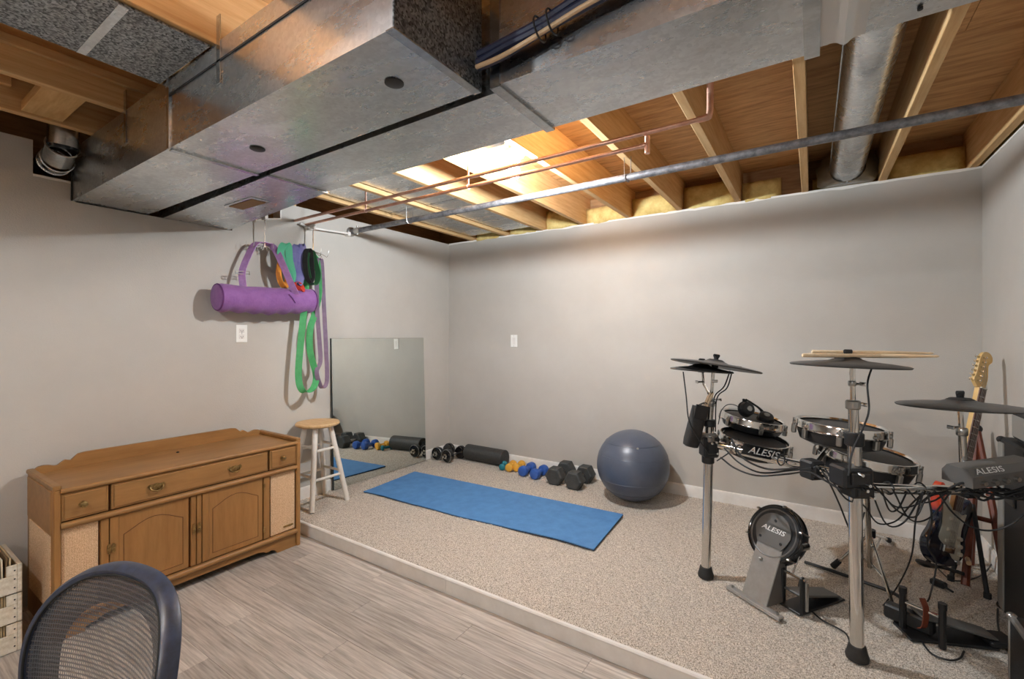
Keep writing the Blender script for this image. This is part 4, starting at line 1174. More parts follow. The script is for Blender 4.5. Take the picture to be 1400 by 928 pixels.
obj('strap_buckle', G().box(bk + Vector((0.006, 0, 0.004)), (0.008, 0.085, 0.004), Matrix.Rotation(0.1, 3, 'X')).box(bk + Vector((0.006, 0, -0.012)), (0.008, 0.085, 0.004), Matrix.Rotation(0.1, 3, 'X')).box(bk + Vector((0.006, -0.042, -0.004)), (0.006, 0.004, 0.02)).box(bk + Vector((0.006, 0.042, -0.004)), (0.006, 0.004, 0.02)), 'chrome', t)

def loop_band(name, px, m, wid, label, x=-3.03, th=0.004, wd=(1, 0.35, 0), n=6, cat='resistance band'):
    pts = [P(u, v, X=x + (dx if len(q) else 0)) for (u, v, *q) in px for dx in [q[0] if q else 0]]
    g = G().ribbon(smooth_path(pts, n, True), Vector(wd), wid, th, True)
    return obj(name, g, m, label=label, cat=cat, group='resistance bands on the hook racks')
loop_band('resistance_band', [(424, 352), (419, 380), (416, 420), (411, 470), (408, 510), (411, 530, 0.02), (419, 536, 0.03), (429, 529, 0.02), (432, 512), (424, 480), (424, 450), (430, 430), (436, 400), (434, 362), (429, 350)],
          'green', 0.045, 'long green resistance band loop hanging on the left wall', wd=(0.75, 0.66, 0))
loop_band('resistance_band', [(433, 357), (433, 390), (434, 430), (437, 470), (438, 494), (433, 508), (437, 524), (441, 530), (447, 520), (446, 480), (444, 440), (442, 400), (440, 360), (437, 354)],
          'greyband', 0.030, 'long mauve-grey resistance band loop beside the mirror', x=-3.01, wd=(0.75, 0.66, 0))
loop_band('resistance_band', [(421, 345), (419, 358), (422, 378), (427, 389), (433, 386), (435, 374), (431, 358), (427, 344)],
          'darkgreen', 0.040, 'short dark green band loop over the long green band', x=-2.985, wd=(0.9, 0.43, 0))
loop_band('resistance_band', [(419, 342), (417, 356), (419, 376), (424, 386), (427, 378), (426, 358), (424, 342)],
          'rubber', 0.036, 'short black band loop hooked over the dark green band', x=-2.965, wd=(0.9, 0.43, 0))
loop_band('resistance_band', [(405, 337), (401, 352), (400, 372), (402, 385), (408, 388), (411, 376), (411, 354), (409, 338)],
          'peri', 0.05, 'short periwinkle band loop between green and black loops', x=-3.0, wd=(0.6, 0.8, 0))
loop_band('resistance_band', [(412, 336), (413, 350), (412, 372), (414, 380), (416, 368), (416, 350), (414, 337)],
          'peri', 0.04, 'narrow periwinkle band loop hooked beside the black loop', x=-3.02, wd=(0.6, 0.8, 0))
loop_band('resistance_band', [(399, 344), (396, 356), (397, 370), (401, 378), (403, 366), (402, 350)],
          'skyblue', 0.03, 'short blue band loop behind the periwinkle loop', x=-3.035, wd=(0.6, 0.8, 0))
loop_band('resistance_band', [(388, 334), (384, 344), (387, 358), (394, 374), (398, 384), (400, 374), (396, 356), (394, 336)],
          'mint', 0.045, 'short mint green band loop above the orange band', x=-3.0, wd=(0.6, 0.8, 0))
loop_band('resistance_band', [(384, 358), (381, 372), (384, 386), (390, 392), (393, 380), (389, 364)],
          'orange', 0.035, 'short orange band loop over the purple bag', x=-3.03, wd=(0.6, 0.8, 0))
loop_band('resistance_band', [(400, 388), (404, 392), (410, 397), (413, 396), (410, 390), (404, 386)],
          'red', 0.04, 'short red band loop resting on the purple bag', x=-3.0, wd=(0.6, 0.8, 0))

# ================================================================== ELECTRONIC DRUM KIT
p1 = P(965, 788, Z=ZC); p2 = P(1172, 900, Z=ZC)
D1 = 2.27; D2 = (p2 - EYE).dot(FW)
D1 = (p1 - EYE).dot(FW)
kit = thing('electronic_drum_kit', 'black and chrome electronic drum kit with rack-mounted pads and cymbals', 'drum kit', (p1 + p2) / 2)
def foot(p):
    obj('rubber_foot', G().lathe([(0.036, 0), (0.038, 0.012), (0.032, 0.030), (0.028, 0.05), (0.024, 0.052)], p, (0, 0, 1), 20), 'rubber', kit)
t1 = Pd(972, 562, D1); t1.z = Pd(972, 545, D1).z
foot(p1); foot(p2)
obj('post', G().cyl(p1 + UP * 0.02, Pd(970, 578, D1), 0.0225, n=20), 'chrome', kit)
obj('post', G().cyl(p2 + UP * 0.02, Pd(1168, 592, D2), 0.0225, n=20), 'chrome', kit)
obj('upper_post', G().cyl(Pd(970, 580, D1), Pd(972, 545, D1), 0.016, n=16), 'chrome', kit)
obj('upper_post', G().cyl(Pd(1168, 595, D2), Pd(1166, 550, D2), 0.017, n=16), 'chrome', kit)
obj('cymbal_rod', G().cyl(Pd(972, 547, D1), Pd(976, 497, D1), 0.0085, n=10), 'chrome', kit)
obj('cymbal_rod', G().cyl(Pd(1166, 552, D2), Pd(1165, 492, D2), 0.0095, n=10), 'chrome', kit)
def clampbox(c, sz, yaw=0.0, m='black', name='clamp'):
    c_ = obj(name, G().box(c, sz, Matrix.Rotation(yaw, 3, 'Z'), 0.008).box(c + FW * -sz[1] * 0.5, (sz[0] * 0.6, 0.02, sz[2] * 0.6), Matrix.Rotation(yaw, 3, 'Z'), 0.004), m, kit)
    b_ = c - FW * (sz[1] * 0.5 + 0.012)
    obj('bolt', G().cyl(b_ + UP * sz[2] * 0.3 - RT * 0.012, b_ + UP * sz[2] * 0.3 - FW * 0.02 - RT * 0.012, 0.006, n=8).cyl(b_ - UP * sz[2] * 0.2 + RT * 0.014, b_ - UP * sz[2] * 0.2 + RT * 0.014 - FW * 0.02, 0.006, n=8), 'chrome', c_)
    return c_
def wing(c, d, parent=kit, s_=1.0):
    d = Vector(d)
    obj('wing_bolt', G().cyl(c, c + d * 0.03 * s_, 0.0045, n=8).box(c + d * 0.034 * s_, (0.03 * s_, 0.006, 0.014 * s_), frame(UP, d.cross(UP) if abs(d.z) < 0.9 else RT), 0.002), 'chrome', parent)
def collar(c, r, h, m='black', axis=(0, 0, 1)):
    axis = Vector(axis)
    obj('collar', G().lathe([(r * 0.85, -h / 2), (r, -h / 2 + 0.004), (r, h / 2 - 0.004), (r * 0.85, h / 2)], c, axis, 18), m, kit)
# post 1: hub with clamps, post 2: big tee clamp
clampbox(Pd(969, 610, D1), (0.075, 0.075, 0.10), YAW)
clampbox(Pd(968, 598, D1), (0.06, 0.07, 0.05), YAW + 0.6, 'grey_plate')
collar(Pd(968, 626, D1), 0.03, 0.05); collar(Pd(970, 578, D1), 0.03, 0.035)
collar(Pd(971, 551, D1), 0.022, 0.03, 'steel'); wing(Pd(975, 546, D1), RT); wing(Pd(971, 549, D1), -FW)
clampbox(Pd(1163, 650, D2), (0.11, 0.09, 0.075), YAW)
clampbox(Pd(1170, 668, D2), (0.085, 0.085, 0.05), YAW, 'rubber')
collar(Pd(1168, 600, D2), 0.031, 0.05); collar(Pd(1166, 553, D2), 0.024, 0.034, 'steel')
wing(Pd(1169, 553, D2), RT); wing(Pd(1167, 525, D2), RT); collar(Pd(1165, 524, D2), 0.013, 0.02, 'steel')
# rack tubes
ba = Pd(972, 606, D1); bb = Pd(1163, 651, D2)
mid = Pd(1060, 628, (D1 + D2) / 2 + 0.03)
obj('rack_tube', G().tube(smooth_path([ba, mid, bb], 14), 0.0195, 16), 'chrome', kit)
RB0 = Pd(1172, 666, D2); RB1 = Pd(1332, 670, D2 + 0.08)
obj('rack_tube', G().tube(smooth_path([RB0, Pd(1250, 669, D2 + 0.03), RB1], 10), 0.0185, 16), 'chrome', kit)
obj('tube_cap', G().lathe([(0.0, 0), (0.021, 0), (0.021, 0.02), (0.0, 0.024)], RB1, RB1 - RB0, 16), 'black', kit)
TB = Pd(1110, 641, 1.86)
clampbox(TB, (0.065, 0.07, 0.075), YAW + 0.2)

def pad(c, nrm, r, h, lugs=6, ph=0.0, rimm='chrome'):
    """drum pad: c is the centre of the playing surface"""
    nrm = Vector(nrm).normalized(); R = frame(nrm, RT)
    sh = obj('drum_pad', G().lathe([(0.0, -h), (r * 0.62, -h), (r * 0.86, -h * 0.82), (r * 0.93, -h * 0.45), (r * 0.90, -0.010), (r * 0.6, -0.010)], c, nrm, 40, x=RT), 'black', kit)
    obj('drum_head', G().lathe([(0.0, -0.004), (r * 0.84, -0.003), (r * 0.90, -0.006), (r * 0.90, -0.016), (0.0, -0.016)], c, nrm, 40, x=RT), 'head', sh)
    obj('rim', G().lathe([(r * 0.90, 0.002), (r * 0.93, 0.010), (r * 0.97, 0.010), (r * 0.985, 0.002), (r * 0.99, -0.016), (r * 1.0, -0.022), (r * 0.98, -0.028), (r * 0.94, -0.024), (r * 0.93, -0.01), (r * 0.90, 0.002)], c, nrm, 48, False, x=RT), rimm, sh)
    for i in range(lugs):
        a = 2 * math.pi * i / lugs + ph
        d = R @ Vector((math.cos(a), math.sin(a), 0))
        q = c + d * (r * 1.0)
        RR = Matrix((d.cross(nrm), d, nrm)).transposed()
        obj('lug', G().box(q - nrm * (h * 0.48), (0.020, 0.020, h * 0.45), RR, 0.004).cyl(q + d * 0.004 - nrm * h * 0.5, q + d * 0.004 + nrm * 0.004, 0.0035, n=8).box(q - nrm * 0.012, (0.022, 0.014, 0.012), RR, 0.003), 'steel', sh)
    return sh
cA1 = Pd(1029, 571, 2.42); nA1 = UP + RT * 0.14 + FW * -0.10
pad(cA1, nA1, 0.158, 0.07, 6, 0.3)
cA2 = Pd(1031, 600, 2.26); nA2 = UP + RT * 0.10 - FW * 0.12
shA2 = pad(cA2, nA2, 0.160, 0.085, 6, 0.5)
obj('mount_arm', G().tube(smooth_path([cA1 - UP * 0.07, cA1 - UP * 0.13 - RT * 0.03, ba + RT * 0.05 + UP * 0.0], 5), 0.009, 8), 'chrome', kit)
obj('mount_arm', G().tube(smooth_path([cA2 - UP * 0.08, cA2 - UP * 0.10 + RT * 0.02, mid], 5), 0.009, 8), 'chrome', kit)
# curved brand plate on the near side of the lower pad
aa = Vector((RT.x * 0.94 - UP.x, RT.y * 0.94, -0.20)).normalized()
lp = Pd(1044, 619, 2.02)
plA = obj('badge_plate', G().box(lp + FW * 0.006, (0.185, 0.006, 0.05), Matrix((aa, FW, aa.cross(FW))).transposed(), 0.002), 'gloss', kit)
text('brand_lettering', 'ALESIS', 'letter', plA, lp + FW * 0.0025, aa, UP, 0.030, 0.001, 0.25, 1.15)
cB = Pd(1149, 581, 1.96); nB = UP + RT * 0.07 - FW * 0.02
pad(cB, nB, 0.168, 0.09, 8, 0.15)
obj('mount_arm', G().tube(smooth_path([cB - UP * 0.09 - RT * 0.04, cB - UP * 0.13 - RT * 0.08, TB], 5), 0.009, 8), 'chrome', kit)
cC = Pd(1184, 619, 2.05); nC = UP + RT * 0.10 - FW * 0.10
cymb = []
def cymbal(c, nrm, r, name='cymbal_pad'):
    nrm = Vector(nrm).normalized()
    cy = obj(name, G().lathe([(0.0, 0.020), (0.02, 0.020), (0.045, 0.012), (0.06, 0.006), (r * 0.7, -0.001), (r * 0.97, -0.008), (r, -0.011), (r * 0.985, -0.016), (r * 0.5, -0.010), (0.05, -0.006), (0.0, -0.006)], c, nrm, 48), 'cym', kit)
    obj('bell', G().lathe([(0.043, 0.0135), (0.030, 0.021), (0.0, 0.023)], c, nrm, 24, False), 'rubber', cy)
    obj('wing_nut', G().cyl(c + nrm * 0.018, c + nrm * 0.034, 0.010, 0.013, 12).box(c + nrm * 0.040, (0.034, 0.010, 0.016), frame(nrm, RT), 0.004), 'black', cy)
    obj('felt_washer', G().cyl(c - nrm * 0.022, c - nrm * 0.008, 0.016, n=14), 'rubber', cy)
    obj('trigger_box', G().box(c - nrm * 0.016 + RT * r * 0.45, (0.06, 0.05, 0.012), frame(nrm, RT), 0.003), 'black', cy)
    return cy
cymbal(Pd(978, 497, D1), UP + RT * 0.17 + FW * 0.03, 0.213)
cymbal(Pd(959, 503, D1 + 0.02), UP + RT * 0.07 + FW * 0.02, 0.150)
obj('cymbal_rod', G().tube([Pd(960, 506, D1 + 0.02), Pd(962, 525, D1), Pd(970, 540, D1)], 0.006, 8), 'chrome', kit)
wing(Pd(962, 522, D1), -RT); wing(Pd(973, 520, D1), -FW)
cymbal(Pd(1159, 495, D2), UP + RT * 0.03 + FW * 0.005, 0.187)
DR = D2 + 0.05
cymbal(Pd(1313, 551, DR), UP + RT * 0.01 + FW * 0.035, 0.196)
obj('cymbal_rod', G().cyl(Pd(1312, 556, DR), Pd(1315, 600, DR), 0.010, n=10), 'chrome', kit)
obj('upper_post', G().cyl(Pd(1315, 590, DR), Pd(1319, 668, DR), 0.013, n=14), 'chrome', kit)
wing(Pd(1312, 584, DR), -RT); collar(Pd(1315, 590, DR), 0.018, 0.03, 'steel')
clampbox(Pd(1322, 668, D2 + 0.07), (0.06, 0.06, 0.06), YAW)
# sound module
mc_ = Pd(1352, 647, D2 - 0.02)
MR = Matrix((RT, FW, UP)).transposed()
g = G()
pr = [(-0.045, -0.030), (0.075, -0.030), (0.075, 0.010), (0.055, 0.034), (-0.02, 0.034), (-0.045, 0.012)]
yw = math.radians(-8)
mx = (RT * math.cos(yw) + UP * 0.13).normalized(); mf = FW
mo = obj('sound_module', g.prism(pr, mc_ - mx * 0.105, mf, UP, mx * 0.26), 'dark_plate', kit)
fn = (UP * 0.42 - FW * 0.30)
text('brand_lettering', 'ALESIS', 'letter', mo, mc_ - mx * 0.035 - FW * 0.0325 + UP * 0.023, mx, Vector((FW.x * 0.025, FW.y * 0.025, 0.022)), 0.022, 0.003, 0.2, 1.2)
for i in range(5):
    obj('jack', G().cyl(mc_ + mx * (-0.07 + 0.04 * i) - FW * 0.045 - UP * 0.012, mc_ + mx * (-0.07 + 0.04 * i) - FW * 0.058 - UP * 0.012, 0.008, n=10), 'steel', mo)
obj('module_bracket', G().cyl(mc_ - UP * 0.03 - mx * 0.02, RB1 - FW * 0.0 + UP * 0.0, 0.010, n=10), 'black', kit)
# cables dressed along the rack
def cable(px, r=0.0032, m='black', d=None, parent=kit, name='cable', n=6):
    pts = [Pd(u, v, t_) for u, v, t_ in px]
    return obj(name, G().tube(smooth_path(pts, n), r, 6), m, parent)
cable([(934, 508, D1), (938, 540, D1 - 0.02), (942, 575, D1 - 0.05), (955, 600, D1 - 0.06), (968, 618, D1 - 0.05)])
cable([(998, 507, D1), (990, 528, D1 - 0.02), (978, 540, D1 - 0.03), (974, 556, D1 - 0.04)]); cable([(1001, 508, D1), (994, 530, D1 - 0.03), (980, 545, D1 - 0.04), (978, 590, D1 - 0.05)])
cable([(1192, 502, D2), (1186, 525, D2 - 0.03), (1188, 560, D2 - 0.04), (1180, 585, D2 - 0.05), (1165, 618, D2 - 0.06), (1160, 650, D2 - 0.07)])
cable([(985, 625, 2.2), (1005, 640, 2.15), (1035, 650, 2.05), (1075, 648, 1.95), (1105, 645, 1.84), (1125, 655, 1.78), (1150, 670, 1.66)], 0.004)
cable([(990, 612, 2.2), (1010, 632, 2.12), (1040, 646, 2.02), (1080, 643, 1.93), (1110, 640, 1.82)], 0.004); cable([(980, 630, D1 - 0.05), (995, 620, D1 - 0.07), (1005, 612, 2.18), (1010, 600, 2.2)], 0.003)
cable([(1000, 600, 2.12), (1015, 625, 2.06), (1045, 640, 2.0), (1075, 641, 1.94), (1102, 637, 1.86)], 0.0045)
cable([(1122, 640, 1.80), (1135, 662, 1.75), (1148, 690, 1.75), (1160, 720, 1.78), (1170, 735, 1.85), (1182, 700, 1.9)], 0.0032)
cable([(1128, 640, 1.78), (1145, 668, 1.70), (1160, 684, 1.68), (1180, 690, 1.78), (1200, 715, 1.9), (1225, 712, 1.9), (1245, 690, 1.8), (1262, 674, 1.74)], 0.0032)
for k, (a, b_, dp) in enumerate(((1190, 1262, 60), (1205, 1240, 36), (1200, 1278, 30), (1220, 1300, 52), (1240, 1296, 22))):
    cable([(a, 668, D2 - 0.03), (a + (b_ - a) * 0.3, 668 + dp * 0.8, D2 + 0.02), (a + (b_ - a) * 0.65, 668 + dp * 0.75, D2 + 0.04), (b_, 672, D2 + 0.0)], 0.003)
cable([(1188, 655, D2 - 0.02), (1210, 680, D2 - 0.02), (1230, 700, D2), (1252, 706, D2 + 0.02), (1268, 680, D2 + 0.02), (1300, 672, D2 + 0.03)], 0.0034)
cable([(1262, 674, D2), (1252, 710, D2 + 0.02), (1246, 760, D2 + 0.2), (1228, 800, D2 + 0.3), (1205, 830, 2.05), (1186, 842, 1.98), (1168, 852, 1.94)], 0.003)
cable([(1268, 672, D2), (1274, 710, D2), (1268, 745, D2 + 0.1), (1280, 770, D2 + 0.12), (1272, 812, D2 + 0.12), (1268, 822, D2 + 0.14)], 0.003)
cable([(1285, 676, D2), (1302, 700, D2 + 0.02), (1328, 720, D2), (1356, 725, D2 - 0.02), (1385, 715, D2 - 0.05), (1412, 690, D2 - 0.08)], 0.0034)
for k in range(7):
    a = 1296 + 9 * k
    cable([(a, 668 + (k % 3) * 3, D2 - 0.01), (a + 22, 660 + (k % 4) * 8, D2 - 0.03), (a + 50, 668 + (k % 3) * 7, D2 - 0.04), (a + 84, 672 + (k % 2) * 9, D2 - 0.05), (a + 120, 660 + (k % 3) * 8, D2 - 0.05)], 0.0042)
for k, u in enumerate((1020, 1082, 1213, 1256)):
    q = Pd(u, 0, 1); 
    tt = (u - 972) / (1163 - 972) if u < 1163 else (u - 1172) / (1332 - 1172)
    c_ = ba.lerp(bb, tt) if u < 1163 else RB0.lerp(RB1, tt)
    obj('hook_strap', G().torus(c_, (bb - ba) if u < 1163 else (RB1 - RB0), 0.0225, 0.003, 20, 5), 'black', kit)

# snare pad on its own tripod stand
ss_c = Pd(1199, 690, 2.25); ss_c.z = ZC
ss_c = Vector((0.235, 2.80, ZC))
ss = thing('snare_stand', 'chrome tripod snare stand with a black mesh pad behind the rack', 'drum stand', ss_c)
kit_save = kit; kit = ss
pad(cC, nC, 0.188, 0.10, 8, 0.0)
kit = kit_save
obj('stand_tube', G().tube([ss_c + UP * 0.09, cC - UP * 0.14], 0.0125, 14), 'chrome', ss)
obj('basket', G().tube([cC - UP * 0.14 - RT * 0.0, cC - UP * 0.11 - RT * 0.11], 0.007, 8).tube([cC - UP * 0.14, cC - UP * 0.11 + RT * 0.11], 0.007, 8).tube([cC - UP * 0.14, cC - UP * 0.11 + FW * 0.1], 0.007, 8), 'chrome', ss)
for u, v in ((1228, 850), (1140, 773), (1215, 738)):
    f_ = P(u, v, Z=ZC + 0.012)
    lg = obj('leg', G().cyl(ss_c + UP * 0.25, f_, 0.007, n=10), 'chrome', ss)
    dd = (f_ - ss_c - UP * 0.25).normalized()
    obj('rubber_tip', G().cyl(f_ - dd * 0.045, f_ + dd * 0.006, 0.013, 0.015, 12), 'rubber', lg)
    obj('brace', G().cyl(ss_c + UP * 0.11, (ss_c + UP * 0.25).lerp(f_, 0.55), 0.005, n=8), 'chrome', ss)
obj('leg_hub', G().cyl(ss_c + UP * 0.235, ss_c + UP * 0.27, 0.022, n=14), 'black', ss)

# drumsticks lying on the middle cymbal
def stick(a, b_, label, grp='drumsticks on the cymbal'):
    a, b_ = Vector(a), Vector(b_); d = (b_ - a)
    pts = [a, a + d * 0.01, a.lerp(b_, 0.7), a.lerp(b_, 0.93), a.lerp(b_, 0.955), a.lerp(b_, 0.975), b_]
    return obj('drumstick', G().tube(pts, [0.005, 0.0073, 0.0072, 0.0045, 0.0038, 0.0052, 0.002], 12), 'stick', label=label, cat='drumstick', group=grp)
stick(Pd(1097, 485.5, D2 - 0.03), Pd(1249, 487, D2 - 0.02), 'pale wooden drumstick lying flat on the cymbal, the one with its butt at the rim')
stick(Pd(1110, 481, D2 + 0.03), Pd(1276, 483, D2 - 0.02), 'pale wooden drumstick on top of the other sticks on the cymbal')
stick(Pd(1125, 486, D2 + 0.06), Pd(1284, 487, D2 - 0.10), 'pale wooden drumstick reaching furthest past the cymbal edge')

# stick bag on post 1 with two sticks
sbc = Pd(949, 588, D1 - 0.02)
axb = (Pd(958, 552, D1 - 0.02) - Pd(942, 622, D1 - 0.02)); 
sb = thing('stick_bag', 'black drumstick pouch hung on the left rack post', 'pouch', Pd(942, 614, D1 - 0.02))
lo_, hi_ = Pd(944, 609, D1 - 0.02), Pd(957, 556, D1 - 0.02)
R = frame(hi_ - lo_, RT)
n = 20; prof = [(0.020, 0.030, -0.006), (0.036, 0.044, 0.0), (0.040, 0.048, 0.03), (0.038, 0.046, 0.12), (0.036, 0.044, (hi_ - lo_).length)]
vs, fs = [], []
for a_, b_, z in prof:
    for i in range(n):
        q = 2 * math.pi * i / n
        vs.append(lo_ + R @ Vector((b_ * 0.8 * math.copysign(abs(math.cos(q)) ** 0.7, math.cos(q)), a_ * 0.8 * math.copysign(abs(math.sin(q)) ** 0.7, math.sin(q)), z)))
for k in range(len(prof) - 1):
    for i in range(n): fs.append((k * n + i, k * n + (i + 1) % n, (k + 1) * n + (i + 1) % n, (k + 1) * n + i))
fs.append(tuple(range(n)))
fs.append(tuple((len(prof) - 1) * n + i for i in range(n)))
obj('pouch', G().add(vs, fs), 'rubber', sb)
obj('flap', G().box(hi_ - (hi_ - lo_) * 0.12 - FW * 0.03, (0.068, 0.006, 0.07), Matrix((R.col[0], R.col[1], R.col[2])).transposed(), 0.003), 'black', sb)
obj('strap', G().ribbon(smooth_path([hi_ - RT * 0.02, hi_ + RT * 0.02 + UP * 0.02, Pd(967, 552, D1 - 0.03)], 4), FW, 0.02, 0.003), 'black', sb)
for k in range(2):
    obj('drumstick', G().tube([lo_.lerp(hi_, 0.5) + RT * 0.012 * k, hi_ + (hi_ - lo_) * 0.28 + RT * (0.03 + 0.014 * k), hi_ + (hi_ - lo_) * 0.36 + RT * (0.036 + 0.014 * k)], [0.0073, 0.006, 0.003], 10), 'stick',
        label='pale drumstick standing in the black pouch', cat='drumstick', group='drumsticks in the pouch')

# headphones on the upper left pad
hp = cA1 + UP * 0.005
nA1n = Vector(nA1).normalized()
hd = thing('headphones', 'black over-ear headphones lying on the upper tom pad', 'headphones', hp)
c1 = Pd(1021, 559, 2.36); c2 = Pd(1047, 571, 2.40)
for q, ax_ in ((c1, (-FW * 0.9 + RT * 0.2 + UP * 0.25)), (c2, (UP * 0.8 - FW * 0.5))):
    ax_ = ax_.normalized()
    ec = obj('ear_cup', G().lathe([(0.0, 0.022), (0.022, 0.022), (0.034, 0.016), (0.038, 0.004), (0.038, -0.006)], q, ax_, 24), 'black', hd)
    obj('cushion', G().torus(q - ax_ * 0.012, ax_, 0.030, 0.012, 24, 8), 'rubber', hd)
    obj('silver_disc', G().lathe([(0.0, 0.0245), (0.013, 0.0245), (0.015, 0.0215)], q, ax_, 20), 'steel', ec)
obj('headband', G().ribbon(smooth_path([c1 + UP * 0.02, c1 + UP * 0.045 + FW * 0.02, (c1 + c2) / 2 + UP * 0.05 + FW * 0.06, c2 + UP * 0.035 + FW * 0.05, c2 + FW * 0.02], 6), FW, 0.024, 0.006), 'rubber', hd)
obj('cord', G().tube(smooth_path([c1 - RT * 0.03 - UP * 0.02, Pd(1008, 555, 2.34), Pd(995, 553, 2.33), Pd(986, 562, 2.3), Pd(982, 580, 2.27)], 5), 0.002, 6), 'black', hd)

# ------------------------------------------------------------------ kick tower
kl, kr = P(993, 804, Z=ZC), P(1066, 850, Z=ZC)
e1 = (kr - kl).normalized(); kn = Vector((e1.y, -e1.x, 0))
if kn.dot(EYE - kl) < 0: kn = -kn
KR = Matrix((e1, -kn, UP)).transposed()
km = (kl + kr) / 2
kt = thing('kick_drum_tower', 'grey kick drum tower with a round pad on a leaning panel', 'kick tower', km)
KW = (kr - kl).length
bp = obj('base_plate', G().box(km + UP * 0.010 - kn * 0.014, (KW, 0.034, 0.010), KR, 0.003).box(km + UP * 0.004, (KW, 0.012, 0.008), KR, 0.002), 'grey_plate', kt)
for s_ in (-0.42, 0.42): obj('spike_bolt', G().cyl(km + e1 * KW * s_ + UP * 0.012 - kn * 0.014, km + e1 * KW * s_ + UP * 0.026 - kn * 0.014, 0.005, n=8), 'steel', bp)
kc = Pd(1057, 728, (km - EYE).dot(FW) + 0.075)
pb = km + e1 * -0.005 + UP * 0.014 - kn * 0.02
pt = kc - UP * 0.08
pu = (kc - pb); pu = (pu - e1 * pu.dot(e1) * 0.0).normalized()
pn = e1.cross(pu).normalized()
if pn.dot(kn) < 0: pn = -pn
w0, w1 = 0.062, 0.062
obj('tower_panel', G().add([pb - e1 * w0, pb + e1 * w0, kc + e1 * w1 - pu * 0.03, kc - e1 * w1 - pu * 0.03, pb - e1 * w0 - pn * 0.005, pb + e1 * w0 - pn * 0.005, kc + e1 * w1 - pu * 0.03 - pn * 0.005, kc - e1 * w1 - pu * 0.03 - pn * 0.005],
    [(0, 1, 2, 3), (7, 6, 5, 4), (0, 4, 5, 1), (1, 5, 6, 2), (2, 6, 7, 3), (3, 7, 4, 0)]), 'grey_plate', kt)
obj('side_flange', G().add([pb + e1 * w0, kc + e1 * w1 - pu * 0.05, kc + e1 * w1 - pu * 0.05 - pn * 0.03, pb + e1 * w0 - kn * 0.12, pb + e1 * (w0 + 0.004), kc + e1 * (w1 + 0.004) - pu * 0.05, kc + e1 * (w1 + 0.004) - pu * 0.05 - pn * 0.03, pb + e1 * (w0 + 0.004) - kn * 0.12],
    [(0, 1, 2, 3), (7, 6, 5, 4), (0, 4, 5, 1), (1, 5, 6, 2), (2, 6, 7, 3), (3, 7, 4, 0)]), 'dark_plate', kt)
kd = obj('kick_pad', G().lathe([(0.0, -0.05), (0.118, -0.05), (0.128, -0.042), (0.128, -0.010), (0.120, -0.002), (0.0, -0.002)], kc, pn, 48), 'black', kt)
obj('rim', G().torus(kc - pn * 0.006, pn, 0.126, 0.006, 56, 8).torus(kc - pn * 0.046, pn, 0.127, 0.007, 56, 8), 'gloss', kd)
obj('inner_ring', G().torus(kc - pn * 0.002, pn, 0.108, 0.004, 48, 6), 'dark_plate', kd)
prr = [(-0.075, -0.035), (-0.06, -0.062), (0.06, -0.062), (0.075, -0.035)] + [(0.088 * math.cos(a * math.pi / 16), 0.088 * math.sin(a * math.pi / 16)) for a in range(0, 17)]
bpl = obj('back_plate', G().prism(prr, kc, e1, pu, pn * 0.005), 'dark_plate', kt)
text('brand_lettering', 'ALESIS', 'letter', bpl, kc + pu * 0.012 + pn * 0.005, e1 if e1.dot(RT) > 0 else -e1, pu, 0.022, 0.001, 0.2, 1.35)
for a_, b_ in ((-0.052, -0.035), (0.052, -0.035), (0.0, 0.055)):
    obj('screw', G().cyl(kc + e1 * a_ + pu * b_ + pn * 0.004, kc + e1 * a_ + pu * b_ + pn * 0.008, 0.006, n=10), 'black', bpl)
for i in range(6):
    q = 2 * math.pi * (i + 0.35) / 6
    d = e1 * math.cos(q) + pu * math.sin(q)
    obj('tension_lug', G().cyl(kc + d * 0.133 + pn * 0.006, kc + d * 0.133 - pn * 0.055, 0.004, n=8).box(kc + d * 0.132 + pn * 0.002, (0.016, 0.016, 0.010), KR, 0.003), 'steel', kd)
# kick pedal behind the tower
kp = km - kn * 0.13 + e1 * 0.10
pe = thing('kick_pedal', 'black kick drum pedal behind the kick tower', 'pedal', Vector((kp.x, kp.y, ZC)))
kp = Vector((kp.x, kp.y, ZC))
obj('base_plate', G().box(kp - kn * 0.13 + UP * 0.008, (0.10, 0.30, 0.010), KR, 0.003), 'black', pe)
obj('footboard', G().box(kp - kn * 0.13 + UP * 0.05, (0.085, 0.27, 0.010), KR @ Matrix.Rotation(-0.22, 3, 'X'), 0.004), 'dark_plate', pe)
for s_ in (-0.045, 0.045): obj('upright', G().box(kp + e1 * s_ + UP * 0.085, (0.014, 0.022, 0.16), KR, 0.004), 'black', pe)
obj('axle', G().cyl(kp - e1 * 0.06 + UP * 0.155, kp + e1 * 0.06 + UP * 0.155, 0.006, n=10), 'chrome', pe)
obj('beater', G().cyl(kp + UP * 0.155, kp + UP * 0.27 - kn * 0.07, 0.004, n=8).cyl(kp + UP * 0.27 - kn * 0.085, kp + UP * 0.27 - kn * 0.045, 0.022, n=14), 'chrome', pe)
obj('spring', G().tube([kp + e1 * 0.065 + UP * 0.03, kp + e1 * 0.065 + UP * 0.15], 0.007, 8), 'steel', pe)

